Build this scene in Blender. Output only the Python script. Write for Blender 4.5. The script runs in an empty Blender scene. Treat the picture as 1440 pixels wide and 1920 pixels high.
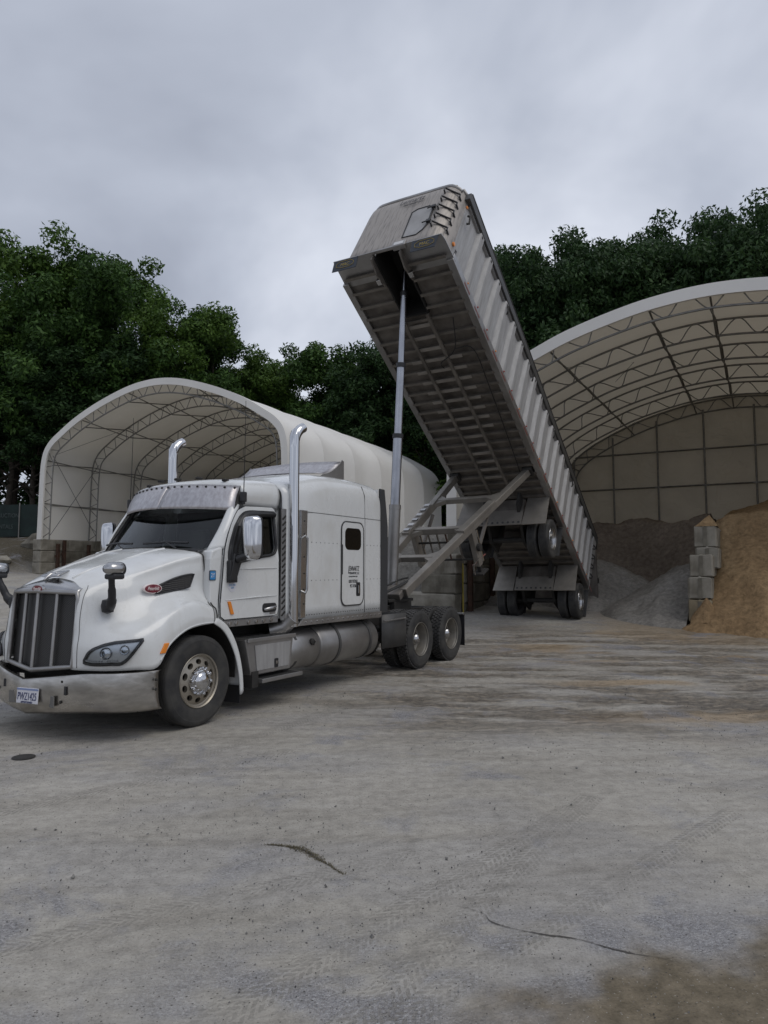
import bpy, bmesh, math, random
import numpy as np
from math import sin, cos, pi, radians, sqrt, atan2
from mathutils import Vector, Matrix, Euler
random.seed(7); RNG = np.random.RandomState(11)
S = bpy.context.scene
COL = S.collection

# ------------------------------------------------------------------ camera
cd = bpy.data.cameras.new('camera'); cam = bpy.data.objects.new('camera', cd); COL.objects.link(cam)
cam.location = (0, 0, 1.787); cam.rotation_euler = (pi/2 + .0795, 0, 0)
cd.sensor_fit = 'VERTICAL'; cd.sensor_height = 24; cd.lens = 24*1331/1920; cd.clip_start = .05; cd.clip_end = 3000
S.camera = cam
# ------------------------------------------------------------------ world, sun, exposure
SUN_EL, SUN_AZ = radians(58), radians(125)     # azimuth clockwise from +Y
W = bpy.data.worlds.new('World'); S.world = W; W.use_nodes = True
def build_world():
    nt = W.node_tree; N, Lk = nt.nodes, nt.links; N.clear()
    out = N.new('ShaderNodeOutputWorld'); bg = N.new('ShaderNodeBackground')
    sky = N.new('ShaderNodeTexSky'); sky.sky_type = 'NISHITA'; sky.sun_disc = False
    sky.sun_elevation = SUN_EL; sky.sun_rotation = SUN_AZ; sky.dust_density = 3
    tc = N.new('ShaderNodeTexCoord'); sep = N.new('ShaderNodeSeparateXYZ'); Lk.new(tc.outputs['Generated'], sep.inputs[0])
    # cloud deck: direction projected on a flat layer
    zc = N.new('ShaderNodeMath'); zc.operation = 'MAXIMUM'; zc.inputs[1].default_value = .0; Lk.new(sep.outputs[2], zc.inputs[0])
    za = N.new('ShaderNodeMath'); za.operation = 'ADD'; za.inputs[1].default_value = .42; Lk.new(zc.outputs[0], za.inputs[0])
    dx = N.new('ShaderNodeMath'); dx.operation = 'DIVIDE'; Lk.new(sep.outputs[0], dx.inputs[0]); Lk.new(za.outputs[0], dx.inputs[1])
    dy = N.new('ShaderNodeMath'); dy.operation = 'DIVIDE'; Lk.new(sep.outputs[1], dy.inputs[0]); Lk.new(za.outputs[0], dy.inputs[1])
    cb = N.new('ShaderNodeCombineXYZ'); Lk.new(dx.outputs[0], cb.inputs[0]); Lk.new(dy.outputs[0], cb.inputs[1])
    n1 = N.new('ShaderNodeTexNoise'); n1.inputs['Scale'].default_value = 1.7; n1.inputs['Detail'].default_value = 5; n1.inputs['Roughness'].default_value = .5
    n1.inputs['Distortion'].default_value = .25
    mp = N.new('ShaderNodeMapping'); mp.inputs['Location'].default_value = (-3.05, -6.77, 1.6); Lk.new(cb.outputs[0], mp.inputs[0]); Lk.new(mp.outputs[0], n1.inputs['Vector'])
    r = N.new('ShaderNodeValToRGB'); Lk.new(n1.outputs['Fac'], r.inputs[0])
    e = r.color_ramp.elements
    e[0].position = .28; e[0].color = (2.8, 3.06, 3.75, 1)
    e[1].position = .72; e[1].color = (7.0, 7.35, 8.2, 1)
    m = e.new(.5); m.color = (4.5, 4.86, 5.7, 1)
    mx = N.new('ShaderNodeMix'); mx.data_type = 'RGBA'; mx.inputs[0].default_value = .93
    Lk.new(sky.outputs[0], mx.inputs[6]); Lk.new(r.outputs[0], mx.inputs[7])
    Lk.new(mx.outputs[2], bg.inputs[0]); bg.inputs[1].default_value = .113
    Lk.new(bg.outputs[0], out.inputs[0])
build_world()
sd = bpy.data.lights.new('sun', 'SUN'); sd.energy = .9; sd.angle = radians(40); sd.color = (1, .95, .87)
sun = bpy.data.objects.new('sun', sd); COL.objects.link(sun)
sv = Vector((sin(SUN_AZ)*cos(SUN_EL), cos(SUN_AZ)*cos(SUN_EL), sin(SUN_EL)))
sun.rotation_euler = sv.to_track_quat('Z', 'Y').to_euler(); sun.location = sv*60
S.view_settings.view_transform = 'Standard'; S.view_settings.look = 'None'; S.view_settings.exposure = 0; S.view_settings.gamma = 1
S.view_settings.use_curve_mapping = False

# ------------------------------------------------------------------ helpers
def V(*a): return Vector(a)
class MB:
    def __init__(s): s.v = []; s.f = []
    def add(s, vs, fs):
        o = len(s.v); s.v += [tuple(p) for p in vs]; s.f += [tuple(i+o for i in q) for q in fs]; return s
    def box(s, c, d, R=None):
        pts = [Vector((x*d[0]/2, y*d[1]/2, z*d[2]/2)) for x in (-1, 1) for y in (-1, 1) for z in (-1, 1)]
        if R is not None: pts = [R @ p for p in pts]
        c = Vector(c); return s.add([p+c for p in pts], [(0,1,3,2),(4,6,7,5),(0,4,5,1),(2,3,7,6),(0,2,6,4),(1,5,7,3)])
    def bx(s, a, b):
        return s.box([(a[i]+b[i])/2 for i in range(3)], [abs(b[i]-a[i]) for i in range(3)])
    def beam(s, a, b, w, h, up=(0, 0, 1)):
        a, b = Vector(a), Vector(b); x = (b-a); L = x.length; x.normalize(); y = Vector(up).cross(x)
        if y.length < 1e-5: y = Vector((0, 1, 0)).cross(x)
        y.normalize(); z = x.cross(y); R = Matrix((x, y, z)).transposed()
        return s.box((a+b)/2, (L, w, h), R)
    def prism(s, poly, ax, a, b):
        n = len(poly)
        def p(q, t):
            return {'y': (q[0], t, q[1]), 'x': (t, q[0], q[1]), 'z': (q[0], q[1], t)}[ax]
        vs = [p(q, a) for q in poly]+[p(q, b) for q in poly]
        return s.add(vs, [tuple(range(n))[::-1], tuple(range(n, 2*n))]+[(i, (i+1) % n, n+(i+1) % n, n+i) for i in range(n)])
    def tube(s, path, r, n=8, closed=False, cap=True):
        P = [Vector(p) for p in path]; m = len(P); rs = r if isinstance(r, (list, tuple)) else [r]*m
        t0 = (P[1]-P[0]).normalized(); u = t0.orthogonal().normalized(); base = len(s.v); pt = t0
        for i in range(m):
            if closed: t = (P[(i+1) % m]-P[i-1]).normalized()
            elif i == 0: t = t0
            elif i == m-1: t = (P[i]-P[i-1]).normalized()
            else: t = ((P[i+1]-P[i]).normalized()+(P[i]-P[i-1]).normalized()).normalized()
            q = pt.rotation_difference(t); u = (q @ u); u = (u-t*u.dot(t)).normalized(); w = t.cross(u); pt = t
            for k in range(n):
                a = 2*pi*k/n; s.v.append(tuple(P[i]+(u*cos(a)+w*sin(a))*rs[i]))
        for i in range(m if closed else m-1):
            j = (i+1) % m
            for k in range(n):
                s.f.append((base+i*n+k, base+i*n+(k+1) % n, base+j*n+(k+1) % n, base+j*n+k))
        if cap and not closed:
            s.f.append(tuple(base+k for k in range(n))[::-1]); s.f.append(tuple(base+(m-1)*n+k for k in range(n)))
        return s
    def lathe(s, prof, c=(0, 0, 0), n=32, ax='y'):
        # prof: (radius, along axis)
        base = len(s.v); m = len(prof)
        for k in range(n):
            a = 2*pi*k/n
            for r, t in prof:
                x, z = r*cos(a), r*sin(a)
                p = (x, t, z) if ax == 'y' else ((t, x, z) if ax == 'x' else (x, z, t))
                s.v.append((p[0]+c[0], p[1]+c[1], p[2]+c[2]))
        for k in range(n):
            j = (k+1) % n
            for i in range(m-1): s.f.append((base+k*m+i, base+k*m+i+1, base+j*m+i+1, base+j*m+i))
        return s
    def grid(s, P, flip=False):
        h, w = len(P), len(P[0]); base = len(s.v)
        for row in P: s.v += [tuple(p) for p in row]
        for i in range(h-1):
            for j in range(w-1):
                q = (base+i*w+j, base+i*w+j+1, base+(i+1)*w+j+1, base+(i+1)*w+j)
                s.f.append(q[::-1] if flip else q)
        return s
    def ring(s, outer, inner):
        n = len(outer); return s.add(list(outer)+list(inner), [(i, (i+1) % n, n+(i+1) % n, n+i) for i in range(n)])
    def mesh(s, name, smooth=None):
        me = bpy.data.meshes.new(name); me.from_pydata(s.v, [], s.f)
        bm = bmesh.new(); bm.from_mesh(me)
        bmesh.ops.recalc_face_normals(bm, faces=bm.faces); bm.to_mesh(me); bm.free()
        if smooth is not None:
            me.polygons.foreach_set('use_smooth', [True]*len(me.polygons)); me.set_sharp_from_angle(angle=radians(smooth))
        return me
    def build(s, name, mat, parent=None, smooth=None, bevel=None, label=None, solid=None, loc=None):
        me = s.mesh(name, smooth); me.materials.append(mat)
        return link(name, me, parent, bevel, label, solid, loc)
def link(name, me, parent=None, bevel=None, label=None, solid=None, loc=None):
    o = bpy.data.objects.new(name, me); COL.objects.link(o)
    if parent is not None: o.parent = parent
    if loc is not None: o.location = loc
    if solid:
        md = o.modifiers.new('thick', 'SOLIDIFY'); md.thickness = solid; md.offset = -1
    if bevel:
        md = o.modifiers.new('edge', 'BEVEL'); md.width = bevel; md.segments = 2; md.limit_method = 'ANGLE'; md.angle_limit = radians(40)
        md.harden_normals = False
    if label: o['label'] = label
    return o
def tag(o, label, cat, group=None, kind=None):
    if label: o['label'] = label
    if cat: o['category'] = cat
    if group: o['group'] = group
    if kind: o['kind'] = kind
    return o
def empty(name, loc=(0, 0, 0), rz=0, mat=None):
    o = bpy.data.objects.new(name, None); COL.objects.link(o); o.empty_display_size = .2
    if mat is not None: o.matrix_world = mat
    else: o.location = loc; o.rotation_euler = (0, 0, rz)
    return o
def copy_tree(o, parent=None):
    c = o.copy(); COL.objects.link(c); c.parent = parent
    for ch in [k for k in KIDS.get(o.name, [])]:
        d = ch.copy(); COL.objects.link(d); d.parent = c
        for g in KIDS.get(ch.name, []):
            e = g.copy(); COL.objects.link(e); e.parent = d
    return c
KIDS = {}
def index_kids(o):
    KIDS[o.name] = list(o.children)
    for c in o.children: index_kids(c)
def resample(loop, n):
    P = [Vector(p) for p in loop]; L = [0]
    for i in range(len(P)): L.append(L[-1]+(P[(i+1) % len(P)]-P[i]).length)
    out = []
    for k in range(n):
        t = L[-1]*k/n; i = max(j for j in range(len(P)) if L[j] <= t+1e-9)
        a, b = P[i], P[(i+1) % len(P)]; d = L[i+1]-L[i]; out.append(a.lerp(b, (t-L[i])/d if d else 0))
    return out
def rrect(x0, x1, z0, z1, r, k=4):
    pts = []
    for cx, cz, a0 in ((x1-r, z1-r, 0), (x0+r, z1-r, 90), (x0+r, z0+r, 180), (x1-r, z0+r, 270)):
        for i in range(k+1):
            a = radians(a0+90*i/k); pts.append((cx+r*cos(a), cz+r*sin(a)))
    return pts
def cr(p, t):   # catmull-rom through a list of vectors, t in [0, n-1]
    n = len(p); i = min(int(t), n-2); f = t-i
    p0 = p[i-1] if i else p[0]*2-p[1]; p1, p2 = p[i], p[i+1]; p3 = p[i+2] if i+2 < n else p[n-1]*2-p[n-2]
    return .5*((2*p1)+(p2-p0)*f+(2*p0-5*p1+4*p2-p3)*f*f+(3*p1-p0-3*p2+p3)*f**3)
def surf(ctrl, su=5, sv_=5):
    A = [[Vector(p) for p in row] for row in ctrl]; h, w = len(A), len(A[0])
    rows = [[cr(row, j/sv_) for j in range((w-1)*sv_+1)] for row in A]
    return [[cr([rows[i][j] for i in range(h)], k/su) for j in range(len(rows[0]))] for k in range((h-1)*su+1)]
def curve_pts(ctrl, k=6):
    A = [Vector(p) for p in ctrl]; return [cr(A, i/k) for i in range((len(A)-1)*k+1)]

# value noise in numpy
_T = RNG.rand(256, 256).astype(np.float32)
def vnoise(x, y, seed=0):
    x = np.asarray(x, float)+seed*17.3; y = np.asarray(y, float)+seed*9.7
    xi, yi = np.floor(x).astype(int), np.floor(y).astype(int); fx, fy = x-xi, y-yi
    fx = fx*fx*(3-2*fx); fy = fy*fy*(3-2*fy); g = lambda a, b: _T[a % 256, b % 256]
    return (g(xi, yi)*(1-fx)+g(xi+1, yi)*fx)*(1-fy)+(g(xi, yi+1)*(1-fx)+g(xi+1, yi+1)*fx)*fy
def fbm(x, y, o=4, seed=0):
    s = 0; a = .5
    for i in range(o): s = s+a*vnoise(x*2**i, y*2**i, seed+i*3); a *= .5
    return s/(1-.5**o)
def sstep(a, b, x):
    t = np.clip((np.asarray(x, float)-a)/(b-a), 0, 1); return t*t*(3-2*t)

# ------------------------------------------------------------------ materials
def nodes(m): return m.node_tree.nodes, m.node_tree.links
def ramp(N, Lk, src, stops):
    r = N.new('ShaderNodeValToRGB'); Lk.new(src, r.inputs[0]); e = r.color_ramp.elements
    while len(e) < len(stops): e.new(.5)
    for el, (p, c) in zip(e, stops): el.position = p; el.color = (*c, 1) if len(c) == 3 else c
    return r
def noise(N, Lk, vec, scale, detail=4, rough=.55, dist=0):
    n = N.new('ShaderNodeTexNoise'); n.inputs['Scale'].default_value = scale; n.inputs['Detail'].default_value = detail
    n.inputs['Roughness'].default_value = rough; n.inputs['Distortion'].default_value = dist
    if vec is not None: Lk.new(vec, n.inputs['Vector'])
    return n
def mixc(N, Lk, fac, a, b, mode='MIX'):
    m = N.new('ShaderNodeMix'); m.data_type = 'RGBA'; m.blend_type = mode
    for sock, v in ((m.inputs[0], fac), (m.inputs[6], a), (m.inputs[7], b)):
        if hasattr(v, 'links'): Lk.new(v, sock)
        elif isinstance(v, (int, float)): sock.default_value = v
        else: sock.default_value = (*v, 1)
    return m.outputs[2]
def mth(N, Lk, op, a, b=None, c=None):
    m = N.new('ShaderNodeMath'); m.operation = op
    for i, v in enumerate((a, b, c)):
        if v is None: continue
        if hasattr(v, 'links'): Lk.new(v, m.inputs[i])
        else: m.inputs[i].default_value = v
    return m.outputs[0]
def mat(name, col, rough=.5, metal=0, col2=None, scale=3, stretch=(1, 1, 1), bump=0, bscale=40, rvar=0, coat=0, thr=(.35, .65), spec=None, detail=5):
    m = bpy.data.materials.new(name); m.use_nodes = True; N, Lk = nodes(m); b = N['Principled BSDF']
    b.inputs['Base Color'].default_value = (*col, 1); b.inputs['Roughness'].default_value = rough; b.inputs['Metallic'].default_value = metal
    if coat: b.inputs['Coat Weight'].default_value = coat; b.inputs['Coat Roughness'].default_value = .08
    if spec is not None: b.inputs['Specular IOR Level'].default_value = spec
    if col2 or bump or rvar:
        tc = N.new('ShaderNodeTexCoord'); mp = N.new('ShaderNodeMapping'); mp.inputs['Scale'].default_value = stretch; Lk.new(tc.outputs['Object'], mp.inputs[0])
        n = noise(N, Lk, mp.outputs[0], scale, detail)
        if col2: r = ramp(N, Lk, n.outputs['Fac'], [(thr[0], col), (thr[1], col2)]); Lk.new(r.outputs[0], b.inputs['Base Color'])
        if rvar: Lk.new(mth(N, Lk, 'MULTIPLY_ADD', n.outputs['Fac'], rvar, rough-rvar/2), b.inputs['Roughness'])
        if bump:
            n2 = noise(N, Lk, mp.outputs[0], bscale, 4); bp = N.new('ShaderNodeBump'); bp.inputs['Strength'].default_value = 1; bp.inputs['Distance'].default_value = bump
            Lk.new(n2.outputs['Fac'], bp.inputs['Height']); Lk.new(bp.outputs[0], b.inputs['Normal'])
    return m
M = {}
M['paint'] = mat('white_paint', (.66, .672, .67), .28, 0, (.57, .57, .55), 2.2, coat=.65, rvar=.2, thr=(.52, .8), detail=8)
def road_film(m):
    N, Lk = nodes(m); b = N['Principled BSDF']; src = b.inputs['Base Color'].links[0].from_socket
    tc = N.new('ShaderNodeTexCoord'); mp = N.new('ShaderNodeMapping'); mp.inputs['Scale'].default_value = (1, 1, .22); Lk.new(tc.outputs['Object'], mp.inputs[0])
    n1 = noise(N, Lk, mp.outputs[0], 9, 8, .7); n2 = noise(N, Lk, tc.outputs['Object'], 46, 3, .6)
    f = mth(N, Lk, 'MAXIMUM', mth(N, Lk, 'MULTIPLY', ramp(N, Lk, n1.outputs['Fac'], [(.52, (0, 0, 0)), (.72, (1, 1, 1))]).outputs[0], .2), mth(N, Lk, 'MULTIPLY', ramp(N, Lk, n2.outputs['Fac'], [(.68, (0, 0, 0)), (.74, (1, 1, 1))]).outputs[0], .4))
    Lk.new(mixc(N, Lk, f, src, (.40, .375, .33)), b.inputs['Base Color'])
road_film(M['paint'])
M['alu'] = mat('dull_aluminium', (.42, .415, .41), .42, .9, (.27, .26, .25), 1.3, (1, 1, 1), rvar=.25, bump=.002, bscale=9)
M['alu_side'] = mat('streaked_aluminium', (.42, .415, .41), .6, .45, (.31, .305, .30), 2.2, (6, 1, .7), rvar=.2)
M['arm'] = mat('brown_grey_arm_aluminium', (.29, .27, .24), .5, .55, (.2, .185, .165), 2, rvar=.2)
M['strap'] = mat('cross_strap_aluminium', (.33, .305, .27), .6, .3, (.24, .22, .195), 3)
M['post'] = mat('weathered_post_aluminium', (.36, .355, .35), .68, .25, (.28, .275, .27), 2.2, (5, 1, .7), rvar=.2)
M['bed_metal'] = mat('dull_brown_bed_metal', (.21, .19, .165), .6, .4, (.12, .108, .095), 2.2, rvar=.2)
M['well_shade'] = mat('black_well_shade', (.012, .011, .01), .8)  # black colour stands for the shade inside the hoist well
M['alu_dirty'] = mat('dirty_aluminium', (.22, .20, .18), .6, .5, (.12, .108, .095), 2.5, rvar=.2)
M['bulkhead'] = mat('stained_bulkhead', (.36, .33, .30), .55, .5, (.19, .18, .17), 7, (1, 4, .45), thr=(.48, .74), rvar=.2, detail=9)
M['polished'] = mat('polished_aluminium', (.5, .5, .505), .24, 1, (.37, .365, .36), 2.5, rvar=.25)
M['chrome'] = mat('chrome', (.62, .625, .64), .08, 1, rvar=.06)
M['bumper'] = mat('scuffed_bumper_steel', (.55, .53, .5), .32, 1, (.33, .315, .29), 3.5, (1, 1, 2.5), rvar=.35, bump=.0015, bscale=14)
M['visor'] = mat('rain_spotted_steel', (.56, .545, .55), .36, .9, (.42, .40, .41), 22, (1, 1, .5), rvar=.3)
M['rubber'] = mat('tyre_rubber', (.022, .022, .023), .8, 0, (.05, .048, .044), 5, bump=.002, bscale=60)
M['tread'] = mat('dusty_tread', (.07, .068, .066), .9, 0, (.035, .034, .033), 9)
M['black'] = mat('black_plastic', (.018, .018, .02), .45, 0, rvar=.1)
M['dark'] = mat('dark_underbody', (.016, .015, .014), .75, 0, (.03, .028, .025), 5)
M['fairing'] = mat('grey_black_fairing', (.035, .036, .038), .6)
M['fender'] = mat('dark_grey_fender', (.075, .074, .072), .5, .2, (.05, .05, .05), 4)
M['amber'] = mat('amber_lens', (.75, .24, .03), .3); M['red'] = mat('red_lens', (.32, .03, .02), .35)
M['redtape'] = mat('faded_red_tape', (.2, .05, .042), .55, 0, (.16, .09, .075), 12)
M['badge'] = mat('red_badge', (.16, .012, .024), .3, coat=.3)
M['cream'] = mat('badge_lettering', (.8, .72, .7), .4)
M['blue'] = mat('blue_sticker', (.03, .22, .5), .4); M['blueline'] = mat('pale_blue_print', (.2, .36, .55), .5)
M['ink'] = mat('black_lettering', (.015, .015, .02), .5); M['plate_ink'] = mat('plate_lettering', (.03, .04, .12), .5)
M['plate'] = mat('plate_white', (.62, .62, .66), .5); M['gold'] = mat('yellow_print', (.30, .22, .05), .5)
M['navy'] = mat('navy_plate', (.02, .025, .035), .45)
M['concrete'] = mat('block_concrete', (.32, .30, .255), .92, 0, (.16, .145, .115), 1.8, bump=.012, bscale=7)
M['concrete_wet'] = mat('stained_block_concrete', (.20, .185, .15), .92, 0, (.10, .09, .07), 1.8, bump=.012, bscale=7)
M['concrete_sandy'] = mat('sandy_block_concrete', (.27, .225, .15), .92, 0, (.17, .14, .09), 2.5, bump=.015, bscale=9)
M['rust'] = mat('rusty_steel', (.095, .048, .03), .85, 0, (.05, .03, .022), 6)
M['galv'] = mat('galvanised_tube', (.24, .235, .22), .5, .5, (.17, .168, .16), 6)
M['cable'] = mat('black_cable', (.01, .01, .01), .6)
M['hoist'] = mat('chromed_hoist', (.42, .43, .46), .28, 1, (.34, .35, .38), 3, (1, 1, 1), rvar=.1)
M['rim'] = mat('aged_alloy_rim', (.38, .355, .31), .42, .8, (.36, .32, .26), 4, rvar=.2)
M['rim_steel'] = mat('painted_steel_rim', (.26, .243, .212), .5, .45, (.17, .158, .138), 4)
M['seat'] = mat('cab_trim', (.12, .115, .11), .8)
M['dash'] = mat('dashboard', (.36, .36, .34), .7)
M['lamp_in'] = mat('lamp_bowl', (.6, .62, .65), .15, 1)
M['bark'] = mat('bark', (.06, .048, .036), .95, 0, (.035, .03, .024), 8, bump=.02, bscale=10)
M['screen'] = mat('dark_fence_screen', (.008, .022, .02), .8, 0, (.004, .012, .012), 2)
M['litter'] = mat('white_litter', (.6, .6, .6), .7)
def glass_mat(name, tint, refl=1.0):
    m = bpy.data.materials.new(name); m.use_nodes = True; N, Lk = nodes(m); N.clear()
    o = N.new('ShaderNodeOutputMaterial'); mx = N.new('ShaderNodeMixShader'); t = N.new('ShaderNodeBsdfTransparent'); g = N.new('ShaderNodeBsdfGlossy')
    t.inputs[0].default_value = (*tint, 1); g.inputs['Roughness'].default_value = .03; g.inputs['Color'].default_value = (.9, .93, .95, 1)
    f = N.new('ShaderNodeFresnel'); f.inputs[0].default_value = 1.55
    Lk.new(mth(N, Lk, 'MULTIPLY', f.outputs[0], refl), mx.inputs[0]); Lk.new(t.outputs[0], mx.inputs[1]); Lk.new(g.outputs[0], mx.inputs[2]); Lk.new(mx.outputs[0], o.inputs[0])
    return m
M['glass'] = glass_mat('windscreen_glass', (.66, .71, .69)); M['sideglass'] = glass_mat('dark_side_glass', (.3, .32, .32)); M['lens'] = glass_mat('headlight_lens', (.85, .88, .9))
def fabric_mat(name, col, trans, col2, wr=0, tcol=(.82, .72, .54)):
    m = bpy.data.materials.new(name); m.use_nodes = True; N, Lk = nodes(m); N.clear()
    o = N.new('ShaderNodeOutputMaterial'); d = N.new('ShaderNodeBsdfPrincipled'); t = N.new('ShaderNodeBsdfTranslucent'); mx = N.new('ShaderNodeMixShader')
    tc = N.new('ShaderNodeTexCoord'); n = noise(N, Lk, tc.outputs['Object'], .5, 5)
    r = ramp(N, Lk, n.outputs['Fac'], [(.35, col), (.7, col2)])
    Lk.new(r.outputs[0], d.inputs['Base Color']); d.inputs['Roughness'].default_value = .55
    t.inputs[0].default_value = (*tcol, 1); mx.inputs[0].default_value = trans
    if wr:
        n2 = noise(N, Lk, tc.outputs['Object'], 1.1, 3, .5, 1.2); bp = N.new('ShaderNodeBump'); bp.inputs['Distance'].default_value = wr; Lk.new(n2.outputs['Fac'], bp.inputs['Height']); Lk.new(bp.outputs[0], d.inputs['Normal'])
    Lk.new(d.outputs[0], mx.inputs[1]); Lk.new(t.outputs[0], mx.inputs[2]); Lk.new(mx.outputs[0], o.inputs[0]); return m
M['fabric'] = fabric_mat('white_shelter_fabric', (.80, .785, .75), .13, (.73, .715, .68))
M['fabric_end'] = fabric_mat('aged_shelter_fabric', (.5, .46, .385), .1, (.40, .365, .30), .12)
def grille_mat():
    m = bpy.data.materials.new('grille_mesh'); m.use_nodes = True; N, Lk = nodes(m); b = N['Principled BSDF']
    tc = N.new('ShaderNodeTexCoord'); v = N.new('ShaderNodeTexVoronoi'); v.inputs['Scale'].default_value = 62; v.inputs['Randomness'].default_value = 0
    mp = N.new('ShaderNodeMapping'); mp.inputs['Scale'].default_value = (0, 1, 1); mp.inputs['Rotation'].default_value = (radians(45), 0, 0)
    Lk.new(tc.outputs['Object'], mp.inputs[0]); Lk.new(mp.outputs[0], v.inputs['Vector'])
    r = ramp(N, Lk, v.outputs['Distance'], [(.36, (.004, .004, .004)), (.5, (.075, .072, .07))]); Lk.new(r.outputs[0], b.inputs['Base Color'])
    b.inputs['Roughness'].default_value = .5; return m
M['grille'] = grille_mat()
def granular(name, c1, c2, c3, size, bump=.03, streak=(1, 1, 1)):
    m = bpy.data.materials.new(name); m.use_nodes = True; N, Lk = nodes(m); b = N['Principled BSDF']; b.inputs['Roughness'].default_value = .95; b.inputs['Specular IOR Level'].default_value = .15
    g = N.new('ShaderNodeNewGeometry'); mp = N.new('ShaderNodeMapping'); mp.inputs['Scale'].default_value = streak; Lk.new(g.outputs['Position'], mp.inputs[0])
    n1 = noise(N, Lk, mp.outputs[0], .45, 6, .6); n2 = noise(N, Lk, g.outputs['Position'], size, 5, .7)
    r = ramp(N, Lk, n1.outputs['Fac'], [(.33, c1), (.52, c2), (.7, c3)])
    r2 = ramp(N, Lk, n2.outputs['Fac'], [(.3, (.62, .62, .62)), (.7, (1.25, 1.25, 1.25))])
    Lk.new(mixc(N, Lk, 1.0, r.outputs[0], r2.outputs[0], 'MULTIPLY'), b.inputs['Base Color'])
    bp = N.new('ShaderNodeBump'); bp.inputs['Distance'].default_value = bump; Lk.new(n2.outputs['Fac'], bp.inputs['Height']); Lk.new(bp.outputs[0], b.inputs['Normal']); return m
M['gravel'] = granular('grey_gravel', (.19, .178, .16), (.265, .25, .226), (.33, .314, .288), 9)
M['gravel_dark'] = granular('dark_grey_gravel', (.10, .096, .086), (.14, .134, .122), (.18, .172, .158), 9)  # darker grey mix than the other gravel
M['brownpile'] = granular('dark_brown_aggregate', (.17, .142, .118), (.22, .186, .156), (.265, .228, .194), 6)
M['sand'] = granular('tan_sand', (.25, .166, .09), (.325, .222, .122), (.385, .282, .165), 7, .07)
M['dirt'] = granular('embankment_dirt', (.06, .055, .04), (.11, .095, .07), (.15, .13, .10), 4, .08)
def leaf_mat(name, c1, c2, c3):
    m = bpy.data.materials.new(name); m.use_nodes = True; N, Lk = nodes(m); N.clear()
    o = N.new('ShaderNodeOutputMaterial'); d = N.new('ShaderNodeBsdfPrincipled'); t = N.new('ShaderNodeBsdfTranslucent'); mx = N.new('ShaderNodeMixShader'); mx.inputs[0].default_value = .25
    g = N.new('ShaderNodeNewGeometry'); n = noise(N, Lk, g.outputs['Position'], .35, 3)
    f = mth(N, Lk, 'ADD', mth(N, Lk, 'MULTIPLY', g.outputs['Random Per Island'], .5), mth(N, Lk, 'MULTIPLY', n.outputs['Fac'], .5))
    r = ramp(N, Lk, f, [(.2, c1), (.5, c2), (.8, c3)]); Lk.new(r.outputs[0], d.inputs['Base Color']); d.inputs['Roughness'].default_value = .6; d.inputs['Specular IOR Level'].default_value = .25
    Lk.new(r.outputs[0], t.inputs[0]); Lk.new(d.outputs[0], mx.inputs[1]); Lk.new(t.outputs[0], mx.inputs[2]); Lk.new(mx.outputs[0], o.inputs[0]); return m
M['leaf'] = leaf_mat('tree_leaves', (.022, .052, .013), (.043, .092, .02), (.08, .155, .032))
M['leaf_light'] = leaf_mat('light_green_leaves', (.045, .09, .018), (.085, .15, .03), (.13, .21, .045))  # lighter leaf green, used on some of the bushes
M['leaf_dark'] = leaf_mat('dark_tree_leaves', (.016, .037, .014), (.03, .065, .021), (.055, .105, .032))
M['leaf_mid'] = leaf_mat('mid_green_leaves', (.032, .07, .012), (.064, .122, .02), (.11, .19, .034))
M['weed'] = leaf_mat('dry_weeds', (.10, .09, .055), (.15, .13, .08), (.2, .175, .115))

def text(name, s, size, m, parent, Mx, sx=1, shear=0, align='CENTER', label=None, ext=.0015):
    c = bpy.data.curves.new(name, 'FONT'); c.body = s; c.size = size; c.shear = shear; c.align_x = align; c.align_y = 'CENTER'; c.extrude = ext
    t = bpy.data.objects.new(name, c); COL.objects.link(t); bpy.context.view_layer.update()
    me = bpy.data.meshes.new_from_object(t.evaluated_get(bpy.context.evaluated_depsgraph_get())); bpy.data.objects.remove(t); bpy.data.curves.remove(c)
    me.transform(Mx @ Matrix.Diagonal((sx, 1, 1, 1))); me.materials.clear(); me.materials.append(m); return link(name, me, parent, label=label)
def face_mx(o, right, up):
    r, u = Vector(right).normalized(), Vector(up).normalized(); n = r.cross(u).normalized(); u = n.cross(r)
    m = Matrix((r, u, n)).transposed().to_4x4(); m.translation = Vector(o); return m

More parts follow.
